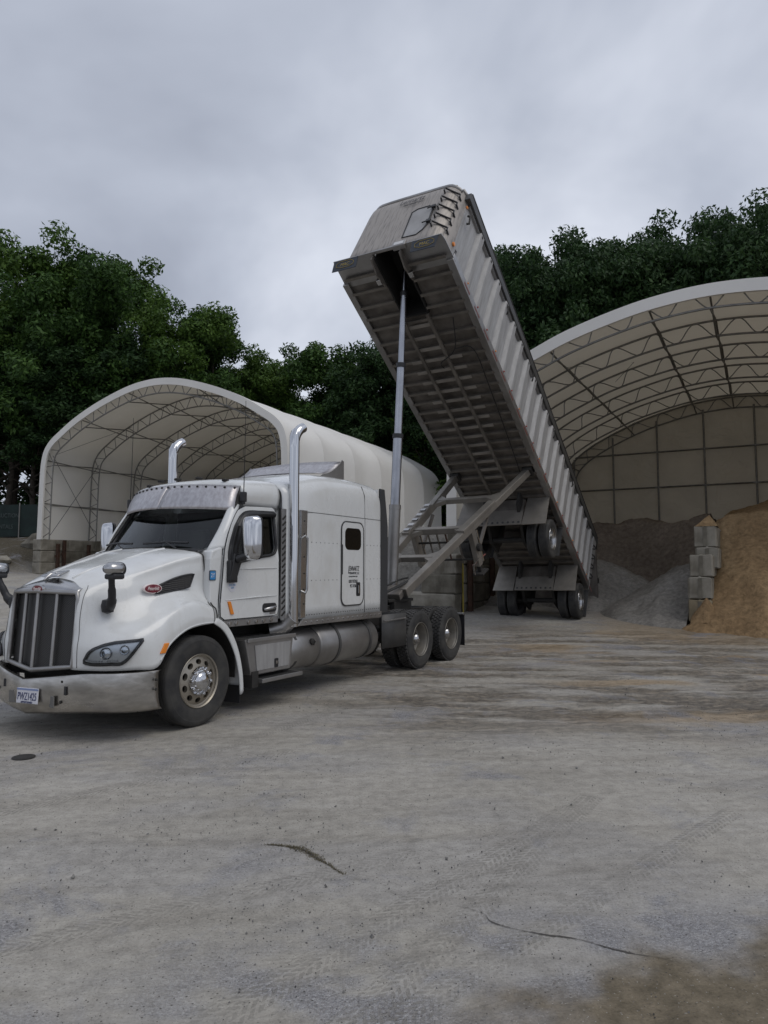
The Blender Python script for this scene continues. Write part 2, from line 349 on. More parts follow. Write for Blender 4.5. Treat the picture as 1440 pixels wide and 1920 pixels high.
# ------------------------------------------------------------------ terrain
SH_R = (np.array([2.54, 22.5]), .499); SH_L = (np.array([-18.02, 37.0]), .43)
def to_shed(x, y, sh):
    o, a = sh; dx, dy = x-o[0], y-o[1]; return dx*cos(a)-dy*sin(a), dx*sin(a)+dy*cos(a)
def from_shed(x, y, sh):
    o, a = sh; return o[0]+x*cos(a)+y*sin(a), o[1]-x*sin(a)+y*cos(a)
def terrain(x, y):
    x = np.asarray(x, float); y = np.asarray(y, float)
    h = 1.5*sstep(14.5, 37.5, y)
    lx, ly = to_shed(x, y, SH_L)
    left = sstep(-.2, -2.2, lx)
    h = h+left*(2.3*sstep(32, 46, y)+.5*(fbm(x*.5, y*.5, 3, 5)-.5)*sstep(30, 34, y))
    h = h+5*sstep(62, 95, y)
    return h
def yard(X, Y):
    """ground height with its ruts, and how muddy, sandy, stony ... each spot is"""
    X = np.asarray(X, float); Y = np.asarray(Y, float)
    near = sstep(40, 20, np.hypot(X, Y-8)); wr = fbm(X*.35, Y*.35, 3, 9)-.5
    st = fbm(X*.28+Y*.05, Y*2.2+wr*1.2+X*.12, 5, 1)          # streaks left by wheels running across the yard
    wy = Y+.9*(fbm(X*.3, Y*.25, 3, 61)-.5)+.12*X; st2 = fbm(X*.6-Y*.03, wy*6, 4, 15); blot = fbm(X*.9+3, wy*2.1, 5, 66)
    band = sstep(7.0, 9.2, Y+1.6*wr)*sstep(20.5, 17.5, Y-.05*X)*sstep(-2.2, 1.2, X+.33*(Y-8.5)+1.5*wr)
    mud = np.clip(band*(.12+.88*sstep(.41, .56, st*.34+st2*.24+blot*.42+.12*wr)), 0, 1)
    corner = sstep(-.12, .3, (X-.2)*.36+3.0-Y+.55*(fbm(X*2.3, Y*2.3, 4, 21)-.5)+.35*(fbm(X*7, Y*7, 3, 23)-.5))*sstep(-.2, .3, X)*sstep(6, 3, X)
    chips = sstep(.35, -.25, Y-3.4-.2*(X+.7)+.6*(fbm(X*2.2, Y*2.2, 4, 33)-.5))*sstep(.40, .62, fbm(X*3.1+Y*1.2, Y*6.5, 4, 37))*sstep(-1.6, -.4, X)*(1-corner)
    fine = fbm(X*6, Y*6, 3, 31); rut = np.abs(st2-.5)*2
    Z = terrain(X, Y)+near*(.018*(fbm(X*.9, Y*.9, 3, 3)-.5)+.007*(fine-.5)-.03*mud*(.5+.5*st)+band*(.03*(st-.5)-.03*(rut-.3)*mud+.075*(fine-.5)*mud)+.02*corner*(fine-.3))
    sandy = band*sstep(.52, .66, fbm(X*.4+7, Y*1.2, 4, 12))*sstep(1.5, 4, X)
    lx, ly = to_shed(X, Y, SH_R); sandy = np.maximum(sandy, sstep(3.4, 5.8, lx+1.8*wr)*sstep(-3.2, -1.4, ly+1.4*wr)*.75)
    left = sstep(-.2, -1.5, to_shed(X, Y, SH_L)[0])*sstep(29, 33, Y)
    patch = sstep(.50, .64, fbm(X*.7+3, Y*1.2+5, 4, 44))
    return Z, mud, sandy, corner, chips, left, patch
def build_ground():
    def axis(segs, lo, hi, g=1.13):
        a = [segs[0][0]]
        for s0, s1, st in segs:
            n = int(round((s1-s0)/st)); a += [s0+(s1-s0)*(i+1)/n for i in range(n)]
        st = segs[-1][2]; x = a[-1]
        while x < hi: st *= g; x += st; a.append(x)
        st = segs[0][2]; x = a[0]; b = []
        while x > lo: st *= g; x -= st; b.append(x)
        return np.array(b[::-1]+a)
    xs = axis([(-6, -3, .1), (-3, 4, .05), (4, 13, .09)], -600, 600); ys = axis([(1.2, 7, .05), (7, 23, .085)], -60, 900)
    X, Y = np.meshgrid(xs, ys)
    Z, mud, sandy, corner, chips, left, patch = yard(X, Y)
    h, w = X.shape; V_ = np.stack([X.ravel(), Y.ravel(), Z.ravel()], 1)
    idx = np.arange(h*w).reshape(h, w); F = np.stack([idx[:-1, :-1], idx[:-1, 1:], idx[1:, 1:], idx[1:, :-1]], -1).reshape(-1, 4)
    me = bpy.data.meshes.new('ground'); me.vertices.add(len(V_)); me.vertices.foreach_set('co', V_.ravel())
    me.loops.add(F.size); me.loops.foreach_set('vertex_index', F.ravel().astype(np.int32)); me.polygons.add(len(F)); me.polygons.foreach_set('loop_start', np.arange(0, F.size, 4, dtype=np.int32))
    me.update(); me.validate(); me.polygons.foreach_set('use_smooth', [True]*len(F))
    for nm, a in (('mud', mud), ('sandy', sandy), ('corner', corner), ('soil', np.clip(left+sstep(58, 64, Y), 0, 1)), ('patch', patch), ('chips', chips)):
        at = me.attributes.new(nm, 'FLOAT', 'POINT'); at.data.foreach_set('value', a.ravel().astype(np.float32))
    m = bpy.data.materials.new('yard_ground'); m.use_nodes = True; N, Lk = nodes(m); b = N['Principled BSDF']; b.inputs['Specular IOR Level'].default_value = .2
    g = N.new('ShaderNodeNewGeometry'); P = g.outputs['Position']
    def at(n): a = N.new('ShaderNodeAttribute'); a.attribute_name = n; return a.outputs['Fac']
    big = noise(N, Lk, P, .6, 6, .6); fin = noise(N, Lk, P, 70, 4, .7); mid = noise(N, Lk, P, 9, 6, .65); low = noise(N, Lk, P, .33, 3, .5)
    def streak(rot, sc, scale, lo, hi):
        mp = N.new('ShaderNodeMapping'); mp.vector_type = 'TEXTURE'; mp.inputs['Rotation'].default_value = (0, 0, radians(rot)); mp.inputs['Scale'].default_value = (sc, 1, 1); Lk.new(P, mp.inputs[0])
        return ramp(N, Lk, noise(N, Lk, mp.outputs[0], scale, 6, .68, .3).outputs['Fac'], [(lo, (0, 0, 0)), (hi, (1, 1, 1))]).outputs[0]
    base = ramp(N, Lk, big.outputs['Fac'], [(.3, (.315, .296, .26)), (.55, (.382, .36, .32)), (.75, (.44, .418, .378))]).outputs[0]
    base = mixc(N, Lk, mth(N, Lk, 'MULTIPLY', at('patch'), .3), base, (.285, .28, .285))
    lowm = ramp(N, Lk, low.outputs['Fac'], [(.38, (.1, .1, .1)), (.6, (1, 1, 1))]).outputs[0]
    s1, s2, s3, s4 = streak(4, 9, 3.2, .5, .66), streak(24, 10, 4.5, .52, .66), streak(-9, 11, 2.3, .54, .68), streak(3, 14, 10, .45, .62)
    base = mixc(N, Lk, mth(N, Lk, 'MULTIPLY', s1, .34), base, (.21, .19, .16))
    base = mixc(N, Lk, mth(N, Lk, 'MULTIPLY', mth(N, Lk, 'MULTIPLY', s2, lowm), .45), base, (.2, .185, .16))
    base = mixc(N, Lk, mth(N, Lk, 'MULTIPLY', s3, .35), base, (.43, .415, .385))
    mudc = mixc(N, Lk, s4, (.215, .17, .118), (.12, .096, .068)); mudc = mixc(N, Lk, ramp(N, Lk, mid.outputs['Fac'], [(.42, (0, 0, 0)), (.56, (1, 1, 1))]).outputs[0], (.105, .085, .062), mudc)
    base = mixc(N, Lk, mth(N, Lk, 'MULTIPLY', at('mud'), .64), base, mudc)
    base = mixc(N, Lk, mth(N, Lk, 'MULTIPLY', mth(N, Lk, 'MULTIPLY', at('mud'), s3), .7), base, (.36, .34, .30))
    base = mixc(N, Lk, mth(N, Lk, 'MULTIPLY', at('sandy'), .72), base, mixc(N, Lk, s1, (.33, .245, .15), (.25, .19, .12)))
    base = mixc(N, Lk, at('corner'), base, mixc(N, Lk, mid.outputs['Fac'], (.10, .083, .055), (.24, .2, .145)))
    base = mixc(N, Lk, at('soil'), base, mixc(N, Lk, mid.outputs['Fac'], (.045, .042, .03), (.13, .11, .08)))
    sp = ramp(N, Lk, fin.outputs['Fac'], [(.26, (.5, .5, .5)), (.42, (.92, .92, .92)), (.66, (1.08, 1.08, 1.08)), (.8, (1.35, 1.35, 1.35))]).outputs[0]
    base = mixc(N, Lk, 1, base, sp, 'MULTIPLY')
    sp2 = ramp(N, Lk, mid.outputs['Fac'], [(.3, (.78, .78, .78)), (.55, (1.02, 1.02, 1.02)), (.75, (1.16, 1.16, 1.16))]).outputs[0]
    base = mixc(N, Lk, 1, base, sp2, 'MULTIPLY')
    # coarse bluish chippings laid bare in places, and loose dark and pale grit everywhere
    vo = N.new('ShaderNodeTexVoronoi'); vo.inputs['Scale'].default_value = 105; Lk.new(P, vo.inputs['Vector'])
    chip = mth(N, Lk, 'MAXIMUM', at('chips'), mth(N, Lk, 'MULTIPLY', mth(N, Lk, 'SUBTRACT', 1, at('corner')), ramp(N, Lk, noise(N, Lk, P, .9, 5, .65, .5).outputs['Fac'], [(.55, (0, 0, 0)), (.66, (1, 1, 1))]).outputs[0], .45))
    vc = N.new('ShaderNodeSeparateColor'); Lk.new(vo.outputs['Color'], vc.inputs[0])
    stone = ramp(N, Lk, vc.outputs[0], [(.0, (.14, .14, .155)), (.45, (.25, .25, .272)), (.85, (.34, .34, .36)), (1, (.46, .46, .48))]).outputs[0]
    base = mixc(N, Lk, mth(N, Lk, 'MULTIPLY', chip, .62), base, stone)
    for sc, th, cc, k in ((85, .972, (.07, .063, .055), .8), (150, .945, (.12, .11, .098), .6), (120, .965, (.5, .48, .45), .4)):
        v2 = N.new('ShaderNodeTexVoronoi'); v2.inputs['Scale'].default_value = sc; Lk.new(P, v2.inputs['Vector']); c2 = N.new('ShaderNodeSeparateColor'); Lk.new(v2.outputs['Color'], c2.inputs[0])
        g2 = mth(N, Lk, 'MULTIPLY', mth(N, Lk, 'GREATER_THAN', c2.outputs[1], th), mth(N, Lk, 'LESS_THAN', v2.outputs['Distance'], .38))
        base = mixc(N, Lk, mth(N, Lk, 'MULTIPLY', g2, k), base, cc)
    # tyre prints: chevrons pressed into strips
    hgt = mth(N, Lk, 'MULTIPLY', fin.outputs['Fac'], .006); hgt = mth(N, Lk, 'ADD', hgt, mth(N, Lk, 'MULTIPLY', mid.outputs['Fac'], .012))
    hgt = mth(N, Lk, 'ADD', hgt, mth(N, Lk, 'MULTIPLY', vo.outputs['Distance'], mth(N, Lk, 'MULTIPLY', chip, -.009)))
    hgt = mth(N, Lk, 'ADD', hgt, mth(N, Lk, 'MULTIPLY', mth(N, Lk, 'ADD', mth(N, Lk, 'ADD', s1, s2), mth(N, Lk, 'MULTIPLY', s4, mth(N, Lk, 'MULTIPLY_ADD', at('mud'), 4, .5))), -.005))
    prints = None
    for (x0, y0, ang, wd, y1) in ((.29, 4.13, 50, .19, 4.6), (.62, 4.15, 58, .19, 4.6), (1.2, 4.1, 44, .17, 4.9), (-1.45, 3.72, 30, .17, 4.6), (-2.3, 5.9, 43, .2, 9), (-1.25, 8.0, 62, .2, 12)):
        m2 = N.new('ShaderNodeMapping'); m2.vector_type = 'TEXTURE'; m2.inputs['Location'].default_value = (x0, y0, 0); m2.inputs['Rotation'].default_value = (0, 0, radians(ang)); Lk.new(P, m2.inputs[0])
        s = N.new('ShaderNodeSeparateXYZ'); Lk.new(m2.outputs[0], s.inputs[0])
        wob = mth(N, Lk, 'MULTIPLY_ADD', mid.outputs['Fac'], .03, s.outputs[1]); av = mth(N, Lk, 'ABSOLUTE', wob)
        mk = mth(N, Lk, 'MULTIPLY', mth(N, Lk, 'LESS_THAN', av, wd/2), mth(N, Lk, 'LESS_THAN', mth(N, Lk, 'ABSOLUTE', s.outputs[0]), 1.9))
        ph = mth(N, Lk, 'SINE', mth(N, Lk, 'MULTIPLY', mth(N, Lk, 'ADD', s.outputs[0], mth(N, Lk, 'MULTIPLY', av, 1.2)), 120))
        ph = mth(N, Lk, 'GREATER_THAN', ph, -.1)
        ln = mth(N, Lk, 'GREATER_THAN', mth(N, Lk, 'SINE', mth(N, Lk, 'MULTIPLY', wob, 140)), -.6)
        pr = mth(N, Lk, 'MULTIPLY', mk, mth(N, Lk, 'MULTIPLY', ph, ln)); pr = mth(N, Lk, 'MULTIPLY', pr, ramp(N, Lk, big.outputs['Fac'], [(.36, (.45, .45, .45)), (.55, (1, 1, 1))]).outputs[0])
        prints = pr if prints is None else mth(N, Lk, 'MAXIMUM', prints, pr)
    hgt = mth(N, Lk, 'ADD', hgt, mth(N, Lk, 'MULTIPLY', prints, -.009))
    worn = ramp(N, Lk, noise(N, Lk, P, 3.2, 5, .7).outputs['Fac'], [(.36, (.3, .3, .3)), (.56, (1, 1, 1))]).outputs[0]; prints = mth(N, Lk, 'MULTIPLY', prints, worn)
    base = mixc(N, Lk, mth(N, Lk, 'MULTIPLY', prints, .62), base, (.21, .198, .176))
    Lk.new(base, b.inputs['Base Color'])
    Lk.new(mth(N, Lk, 'MULTIPLY_ADD', at('mud'), -.2, .95), b.inputs['Roughness'])
    bp = N.new('ShaderNodeBump'); bp.inputs['Distance'].default_value = 1; Lk.new(hgt, bp.inputs['Height']); Lk.new(bp.outputs[0], b.inputs['Normal'])
    me.materials.append(m); o = bpy.data.objects.new('ground', me); COL.objects.link(o)
    tag(o, 'dusty grey gravel yard with brown muddy wheel streaks', None, kind='structure')
build_ground()
def gz(x, y): return float(terrain(x, y))
def gy(x, y): return float(yard(np.array([x]), np.array([y]))[0][0])

# ------------------------------------------------------------------ fabric shelters
def dense(half, width, k=5):
    L = [Vector((x, 0, z)) for x, z in half]; R = [Vector((width-x, 0, z)) for x, z in half[-2::-1]]
    return curve_pts(L+R, k)
def inset(P, d):
    out = []
    for i, p in enumerate(P):
        a, b = P[max(i-1, 0)], P[min(i+1, len(P)-1)]; t = (b-a).normalized(); n = Vector((t.z, 0, -t.x)); out.append(p+n*d)
    return out
def arclen(P):
    L = [0]
    for a, b in zip(P, P[1:]): L.append(L[-1]+(b-a).length)
    return L
def at_len(P, L, s):
    s = min(max(s, 0), L[-1]); i = max(j for j in range(len(L)-1) if L[j] <= s+1e-9); return P[i].lerp(P[i+1], (s-L[i])/(L[i+1]-L[i]))
def shelter(name, sh, half, width, length, bays, label, depth, wave, purlin_fr, wall_top, lip):
    root = empty(name, (sh[0][0], sh[0][1], 0), -sh[1]); tag(root, label, 'fabric shelter')
    P = dense(half, width)
    # roof membrane in one panel per bay, drawn tight over the arches so that it dips between them
    bay = length/bays; n = 6; mid = V(width/2, 0, 4)
    for b in range(bays):
        rows = []
        for k in range(n+1):
            f = k/n; sag = .045*sin(pi*f); y = (b+f)*bay
            rows.append([p.lerp(mid, sag*.55)+V(0, y, 0) for p in P])
        MB().grid(rows).build('roof_panel', M['fabric'], root, smooth=50)
    # folded front edge of the membrane
    I = inset(P, lip); O = inset(P, -.03)
    e = MB(); e.grid([[p+V(0, .25, 0) for p in O], [p+V(0, -.07, 0) for p in O], [p+V(0, -.07, 0) for p in I], [p+V(0, .03, 0) for p in I]]); e.build('edge_strip', M['fabric'], root, smooth=40)
    top, bot = inset(P, .1), inset(P, .1+depth); Lt = arclen(top); Lb = arclen(bot)
    proto = None
    for i in range(bays+1):
        y = .14 if i == 0 else (length-.14 if i == bays else i*bay)
        if proto is None:
            t = MB(); t.tube(top, .036, 7); t.tube(bot, .036, 7)
            nw = int(Lt[-1]/wave); zz = []
            for k in range(nw*12+1):
                f = k/(nw*12); a = at_len(top, Lt, f*Lt[-1]); c = at_len(bot, Lb, f*Lb[-1]); w = .5-.5*cos(2*pi*f*nw); zz.append(a.lerp(c, w))
            t.tube(zz, .02, 5)
            proto = t.build('arch_truss', M['galv'], root, smooth=60, loc=(0, y, 0))
        else:
            c = proto.copy(); COL.objects.link(c); c.location = (0, y, 0)
    for f in purlin_fr:
        a, c = at_len(top, Lt, f*Lt[-1]), at_len(bot, Lb, f*Lb[-1]); t = MB()
        for i in range(bays):
            y0, y1 = i*bay+.1, (i+1)*bay-.02
            t.tube([c+V(0, y0, 0), a+V(0, y1, 0)], .03, 6); t.tube([a+V(0, y0, 0), c+V(0, y1, 0)], .03, 6)
        t.build('purlin', M['galv'], root, smooth=60)
    return root, P, top, bot
# --- the tall shelter on the left
halfL = [(x*1.017, z if z < 8 else z-.03*(z-8)) for x, z in [(-.02, 3.3), (0, 4.5), (.02, 5.7), (.04, 6.6), (.1, 7.35), (.28, 7.95), (.68, 8.45), (1.35, 8.92), (2.3, 9.5), (3.55, 10.08), (4.95, 10.58), (6.2, 10.9), (7.5, 11.02)]]
lft, PL, topL, botL = shelter('fabric_shelter', SH_L, halfL, 15.255, 19.4, 6, 'white arched fabric shelter behind the truck cab, seen with its left wall and open front', .55, .92,
                              (.075, .165, .29, .42, .58, .71, .835, .925), 3.3, .3)
def end_wall(root, P, y, z0, m):
    w = MB(); rows = []; n = 48
    for p, q in zip(P[:len(P)//2+1], [P[-1-i] for i in range(len(P)//2+1)]):
        r = []
        for f in range(n+1):
            x = p.x+(q.x-p.x)*f/n; fold = float(fbm(x*.7+p.z*.9, p.z*.5-x*.25, 4, 51))-.5; tight = abs(sin(pi*(x-.05)/2.02)); r.append(V(x, y+.3*fold*tight, p.z))
        rows.append(r)
    w.grid(rows); return w.build('end_wall', m, root, smooth=80)
end_wall(lft, inset(PL, .03), 19.3, 3.3, M['fabric'])
for (a, b) in (((.6, .2, 3.5), (.6, 3.3, 7.6)), ((.6, .2, 7.7), (.6, 3.3, 3.5)), ((14.65, .2, 3.5), (14.65, 3.3, 7.6)), ((.7, .3, 7.75), (3.0, 3.3, 9.6))): MB().tube([a, b], .012, 4).build('bracing_cable', M['cable'], lft)
# --- the wide shelter on the right
halfR = [(-.55, 3.1), (-.54, 4.2), (-.5, 5.2), (-.42, 6.0), (-.22, 6.7), (.25, 7.28), (.85, 7.72), (1.6, 8.14), (2.4, 8.5), (3.3, 8.86), (4.5, 9.2), (5.8, 9.46), (7.3, 9.57)]
rgt, PR, topR, botR = shelter('fabric_shelter', SH_R, halfR, 14.6, 14.2, 5, 'wide arched fabric shelter over the storage bays, raised trailer in front of it', .5, 1.2,
                              (.16, .30, .43, .5, .57, .70, .84), 3.1, .32)
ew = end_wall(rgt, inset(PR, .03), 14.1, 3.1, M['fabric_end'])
for x in (.2, 2.05, 4.05, 6.05, 8.1, 10.1, 12.1, 14.1):
    zt = max(p.z for p in topR if abs(p.x-x) < .6)-.45; t = MB(); t.tube([(x, 13.86, 1.3), (x, 13.86, zt)], .045, 8)
    t.build('end_post', M['galv'], rgt, smooth=60)
    for z in (5.55, 7.2): MB().box((x, 13.83, z), (.3, .05, .06)).build('post_bracket', M['galv'], rgt)
for z in (5.55, 7.2): MB().tube([(-.2, 13.93, z), (14.6, 13.93, z)], .04, 6).build('end_rail', M['galv'], rgt, smooth=60)
MB().tube([(1.2, 1, 8.2), (4.5, 5, 9.1), (2.0, 9, 8.4)], .008, 4).build('bracing_cable', M['cable'], rgt)

# ------------------------------------------------------------------ concrete block walls
def block_mesh(L=1.8, H=.6, D=.6, seed=0):
    rs = random.Random(seed); c = .04; m = MB(); xs = [0, c, L/2, L-c, L]; P = []
    sec = [(0, c), (c, 0), (D-c, 0), (D, c), (D, H-c), (D-c, H), (D*.58, H), (D*.5, H+.03), (D*.42, H), (c, H), (0, H-c)]
    for i, x in enumerate(xs):
        ins = c if i in (0, 4) else 0
        P.append([V(x+rs.uniform(-.012, .012), min(max(y, ins), D-ins)+rs.uniform(-.015, .015), min(max(z, ins), H+.03-ins)+rs.uniform(-.014, .014)) for y, z in sec])
    n = len(sec); base = [p for r in P for p in r]; m.add(base, [(i*n+k, i*n+(k+1) % n, (i+1)*n+(k+1) % n, (i+1)*n+k) for i in range(4) for k in range(n)]+[tuple(range(n)), tuple(4*n+k for k in range(n))[::-1]])
    return m.mesh('concrete_block', 30)
BLK = [block_mesh(seed=i) for i in range(4)]; HALF = [block_mesh(L=.9, seed=9+i) for i in range(2)]; END = [block_mesh(L=.62, seed=30+i) for i in range(2)]
for b in BLK+HALF: b.materials.append(M['concrete'])
for b in END: b.materials.append(M['concrete'])
def groove_mesh():
    m = MB(); m.prism([(.25, -.004), (.35, -.004), (.325, .03), (.275, .03)], 'z', .03, .57); me = m.mesh('keyway_shade'); me.materials.append(M['concrete_wet']); return me  # raised strip, its dark colour stands for the shade in a groove
def block_at(parent, me, loc, rz, m=None):
    o = link('concrete_block', me, parent, bevel=None, loc=loc); o.rotation_euler = (radians(random.uniform(-.5, .5)), 0, rz)
    if m: o.material_slots[0].link = 'OBJECT'; o.material_slots[0].material = m
    return o
def steel_post(parent, x, y, z0, z1, rz=0):
    t = MB(); 
    for dx in (-.06, .06): t.bx((dx-.012, -.07, 0), (dx+.012, .07, z1-z0))
    t.bx((-.06, -.01, 0), (.06, .01, z1-z0))
    for z in (.25, (z1-z0)*.6): t.bx((-.16, .02, z), (.16, .05, z+.12))
    o = t.build('steel_post', M['rust'], parent, loc=(x, y, z0)); o.rotation_euler = (0, 0, rz)
def wall_along(name, sh, x0, y0, n, rows, z0, label, along='y', posts=()):
    root = empty(name, (sh[0][0], sh[0][1], 0), -sh[1]); tag(root, label, 'block wall')
    for r in range(rows):
        off = -.9 if r % 2 else 0; k = 0; pos = y0
        if off: block_at(root, HALF[r % 2], (x0+.6, pos, z0+r*.61), pi/2); pos += .91
        for i in range(n):
            block_at(root, BLK[(i+r) % 4], (x0+.6, pos, z0+r*.61), pi/2, M['concrete_wet'] if random.random() < .3 else None); pos += 1.81
    return root
wl = wall_along('block_wall', SH_L, -.35, -.05, 11, 3, 1.5, 'long concrete block wall carrying the left side of the shelter behind the cab')
for x, y, z1 in ((.36, .95, 3.1), (.36, 1.35, 3.3), (.36, 3.0, 3.1), (.36, 5.4, 3.0), (.36, 7.6, 3.0)): steel_post(wl, x, y, 1.3, z1, pi/2)
wr_ = wall_along('block_wall', SH_L, 15.0, -.05, 11, 3, 1.5, 'concrete block wall under the right side of the shelter behind the cab')
wa = wall_along('block_wall', SH_R, -.6, 0, 8, 5, .1, 'concrete block wall with rusty steel posts along the left of the gravel bay')
for y, z1 in ((.25, 2.9), (2.3, 2.9), (4.2, 2.9), (6.2, 2.9)): steel_post(wa, .1, y, .2, z1, pi/2)
# loose stack at the front end of that wall
st = empty('block_stack', (SH_R[0][0], SH_R[0][1], 0), -SH_R[1]); tag(st, 'stepped stack of weathered concrete blocks behind the tandem wheels', 'block stack')
for me, loc, sx in ((BLK[0], (-1.87, -.64, .40), 1), (BLK[1], (-1.22, -.63, 1.01), .66), (HALF[0], (-1.42, -.02, 1.01), 1), (BLK[3], (-.97, -.62, 1.62), .53), (BLK[2], (-2.1, .0, .40), 1), (HALF[1], (-1.15, .0, 1.62), 1)):
    o = block_at(st, me, loc, radians(random.uniform(-1.5, 1.5)), M['concrete_wet'] if sx == .66 else None); o.scale = (sx, 1, 1)
# divider wall between the gravel and the sand
dv = empty('block_wall', (SH_R[0][0], SH_R[0][1], 0), -SH_R[1]); tag(dv, 'pillar like end of the block wall between gravel and tan sand', 'block wall')
for r in range(5):
    y = (.12, .16, .2, .75, .8)[r]; z = (.33, .95, 1.56, 2.1, 2.38)[r]; x = (6.48, 6.5, 6.54, 6.66, 6.62)[r]
    if r == 3: z = 2.17-.4
    for i in range(7): block_at(dv, BLK[(i+r*2) % 4], (x+.6, y+i*1.81, z), pi/2, M['concrete_sandy'] if r == 0 else None)
    gk = link('keyway_shade', groove_mesh(), dv, loc=(x, y-.012, z))
# guide post: thin yellow hanging strip at the stack's corner
stp = MB(); stp.tube([from_shed(-.02, -.08, SH_R)+(z,) for z in (.35, .8, 1.2, 1.6, 1.95)], [.02, .03, .018, .03, .02], 5); tag(stp.build('warning_strap', mat('faded_yellow_strap', (.42, .33, .06), .7), None), 'thin faded yellow strap hanging down the corner of the block wall', 'strap')

# ------------------------------------------------------------------ heaps
def heap(name, sh, x0, x1, y0, y1, step, fn, m, label, cat='pile', seed=0):
    xs = np.arange(x0, x1+1e-6, step); ys = np.arange(y0, y1+1e-6, step); X, Y = np.meshgrid(xs, ys)
    WX = sh[0][0]+X*cos(sh[1])+Y*sin(sh[1]); WY = sh[0][1]-X*sin(sh[1])+Y*cos(sh[1])
    g = terrain(WX, WY); Z = fn(X, Y, g); rough = fbm(X*1.1, Y*1.1, 5, 60+seed)-.5; fine = fbm(X*5, Y*5, 3, 70+seed)-.5
    hgt = np.maximum(Z-g, -.2); a = sstep(-.2, .5, hgt); slump = np.abs(fbm(X*.9+.4*rough, Y*.45, 4, 80+seed)-.5)*2; Z = g+hgt+a*(.34*rough+.12*fine-.3*(slump-.25))-.06*(hgt < 0)
    o = MB().grid([[V(WX[i, j], WY[i, j], Z[i, j]) for j in range(X.shape[1])] for i in range(X.shape[0])]).build(name, m, None, smooth=180)
    return tag(o, label, cat)
def cone(X, Y, cx, cy, top, sl, r=.4): return top-sl*(np.sqrt((X-cx)**2+(Y-cy)**2+r*r)-r)
heap('gravel_pile', SH_R, .05, 6.5, -1.2, 9, .09, lambda X, Y, g: np.maximum.reduce([cone(X, Y, 3.0, 5.2, 2.15, .62), cone(X, Y, 1.2, 5.6, 1.9, .6), cone(X, Y, 6.5, 3.2, 1.95, .58), cone(X, Y, .2, 3.6, 1.5, .6), np.minimum(g-.1+.3*np.clip((Y-3)/4, 0, 1), 99)]),
     M['gravel'], 'light grey gravel heap freshly dumped behind the trailer wheels', seed=1)
heap('aggregate_pile', SH_R, .05, 6.6, 5.5, 14.0, .12, lambda X, Y, g: np.minimum(3.72+.12*np.sin(X*2.1), .55+1.25*np.clip(Y-7.0+.5*np.cos(X*.9), 0, 9)), M['brownpile'], 'tall dark brown aggregate face at the back of the gravel bay', seed=2)
def sandf(X, Y, g):
    d = np.clip(Y+.45-.25*np.sin(X*1.3), -1, 9)
    return np.minimum(np.minimum(.2+.86*d, 2.9+.25*(X-7.1)+.1*Y), 6.0)+.0*X
heap('sand_pile', SH_R, 7.05, 17, -1.6, 14, .1, sandf, M['sand'], 'big tan sand pile on the right behind the block wall end', seed=3)
heap('sand_spill', SH_R, 5.0, 8.6, -2.6, .6, .08, lambda X, Y, g: cone(X, Y, 6.98, .2, .46, .55, .3), M['sand'], 'low spill of tan sand around the foot of the block wall end', seed=4)
heap('gravel_pile', SH_R, -11, -.65, -2.5, 12, .12, lambda X, Y, g: np.maximum(cone(X, Y, -4.0, 5.8, 3.5, .55, 1.2), cone(X, Y, -1.5, 5.8, 3.4, .6, .8)), M['gravel_dark'], 'dark grey gravel pile between the two shelters behind the tractor', seed=5)
heap('gravel_pile', SH_L, .3, 14.9, 5, 19.2, .25, lambda X, Y, g: np.minimum(1.2+.55*np.clip(Y-6.5, 0, 8), 4.5), M['gravel'], 'grey gravel pile stored inside the shelter behind the cab', seed=6)
# wedge of sand on the block wall end
wv = []
for y, k in ((.82, .9), (1.0, 1), (1.4, 1.05), (1.9, .8)):
    for x, z in ((6.63, 2.97), (6.72, 2.99+.05*k), (6.92, 2.99+.24*k), (7.02, 2.99+.3*k), (7.16, 2.99+.12*k), (7.24, 2.97)):
        a, b = from_shed(x+.02*sin(y*9), y+.03*sin(x*31), SH_R); wv.append(V(a, b, z))
m = MB(); m.add(wv, [(r*6+c, r*6+c+1, r*6+c+7, r*6+c+6) for r in range(3) for c in range(5)]+[(0, 1, 2, 3, 4, 5), (18, 19, 20, 21, 22, 23)]); tag(m.build('sand_wedge', M['sand'], None, smooth=50), 'wedge of tan sand on the very top of the block wall end', 'sand')
px, py = from_shed(6.86, .02, SH_R); o = heap('sand_lump', SH_R, 6.55, 7.15, -.25, .14, .03, lambda X, Y, g: 1.1-1.7*np.sqrt((X-6.95)**2+(Y-.14)**2+.002), M['sand'], 'fallen lump of sand clinging to the front of the block wall end', seed=8)

# ------------------------------------------------------------------ fence, rocks and litter on the left bank
fx = empty('screen_fence', (-29, 46.2, 0)); tag(fx, 'chain link fence with dark green privacy screen at the wood edge', 'fence')
for i in range(6):
    x = i*2.6; z = gz(-29+x, 46.2); MB().tube([(x, 0, z-.2), (x, 0, z+2.25)], .04, 8).build('fence_post', M['galv'], fx, smooth=60)
    if i < 5:
        z2 = gz(-29+x+2.6, 46.2); MB().grid([[V(x+2.6*k/6, .06+.03*sin(k*2.1), (z*(6-k)+z2*k)/6+j*2.1/4+.05) for k in range(7)] for j in range(5)]).build('fence_panel', M['screen'], fx, smooth=60)
for s, dx, dz in (('CONSTRUCTION', 4.0, 1.45), ('RENTALS', 4.2, .75)):
    z = gz(-29+dx, 46.2); text('fence_print', s, .38, mat('faded_print', (.06, .075, .075), .8), fx, face_mx((dx, -.03, z+dz), (1, 0, 0), (0, 0, 1)), .8)
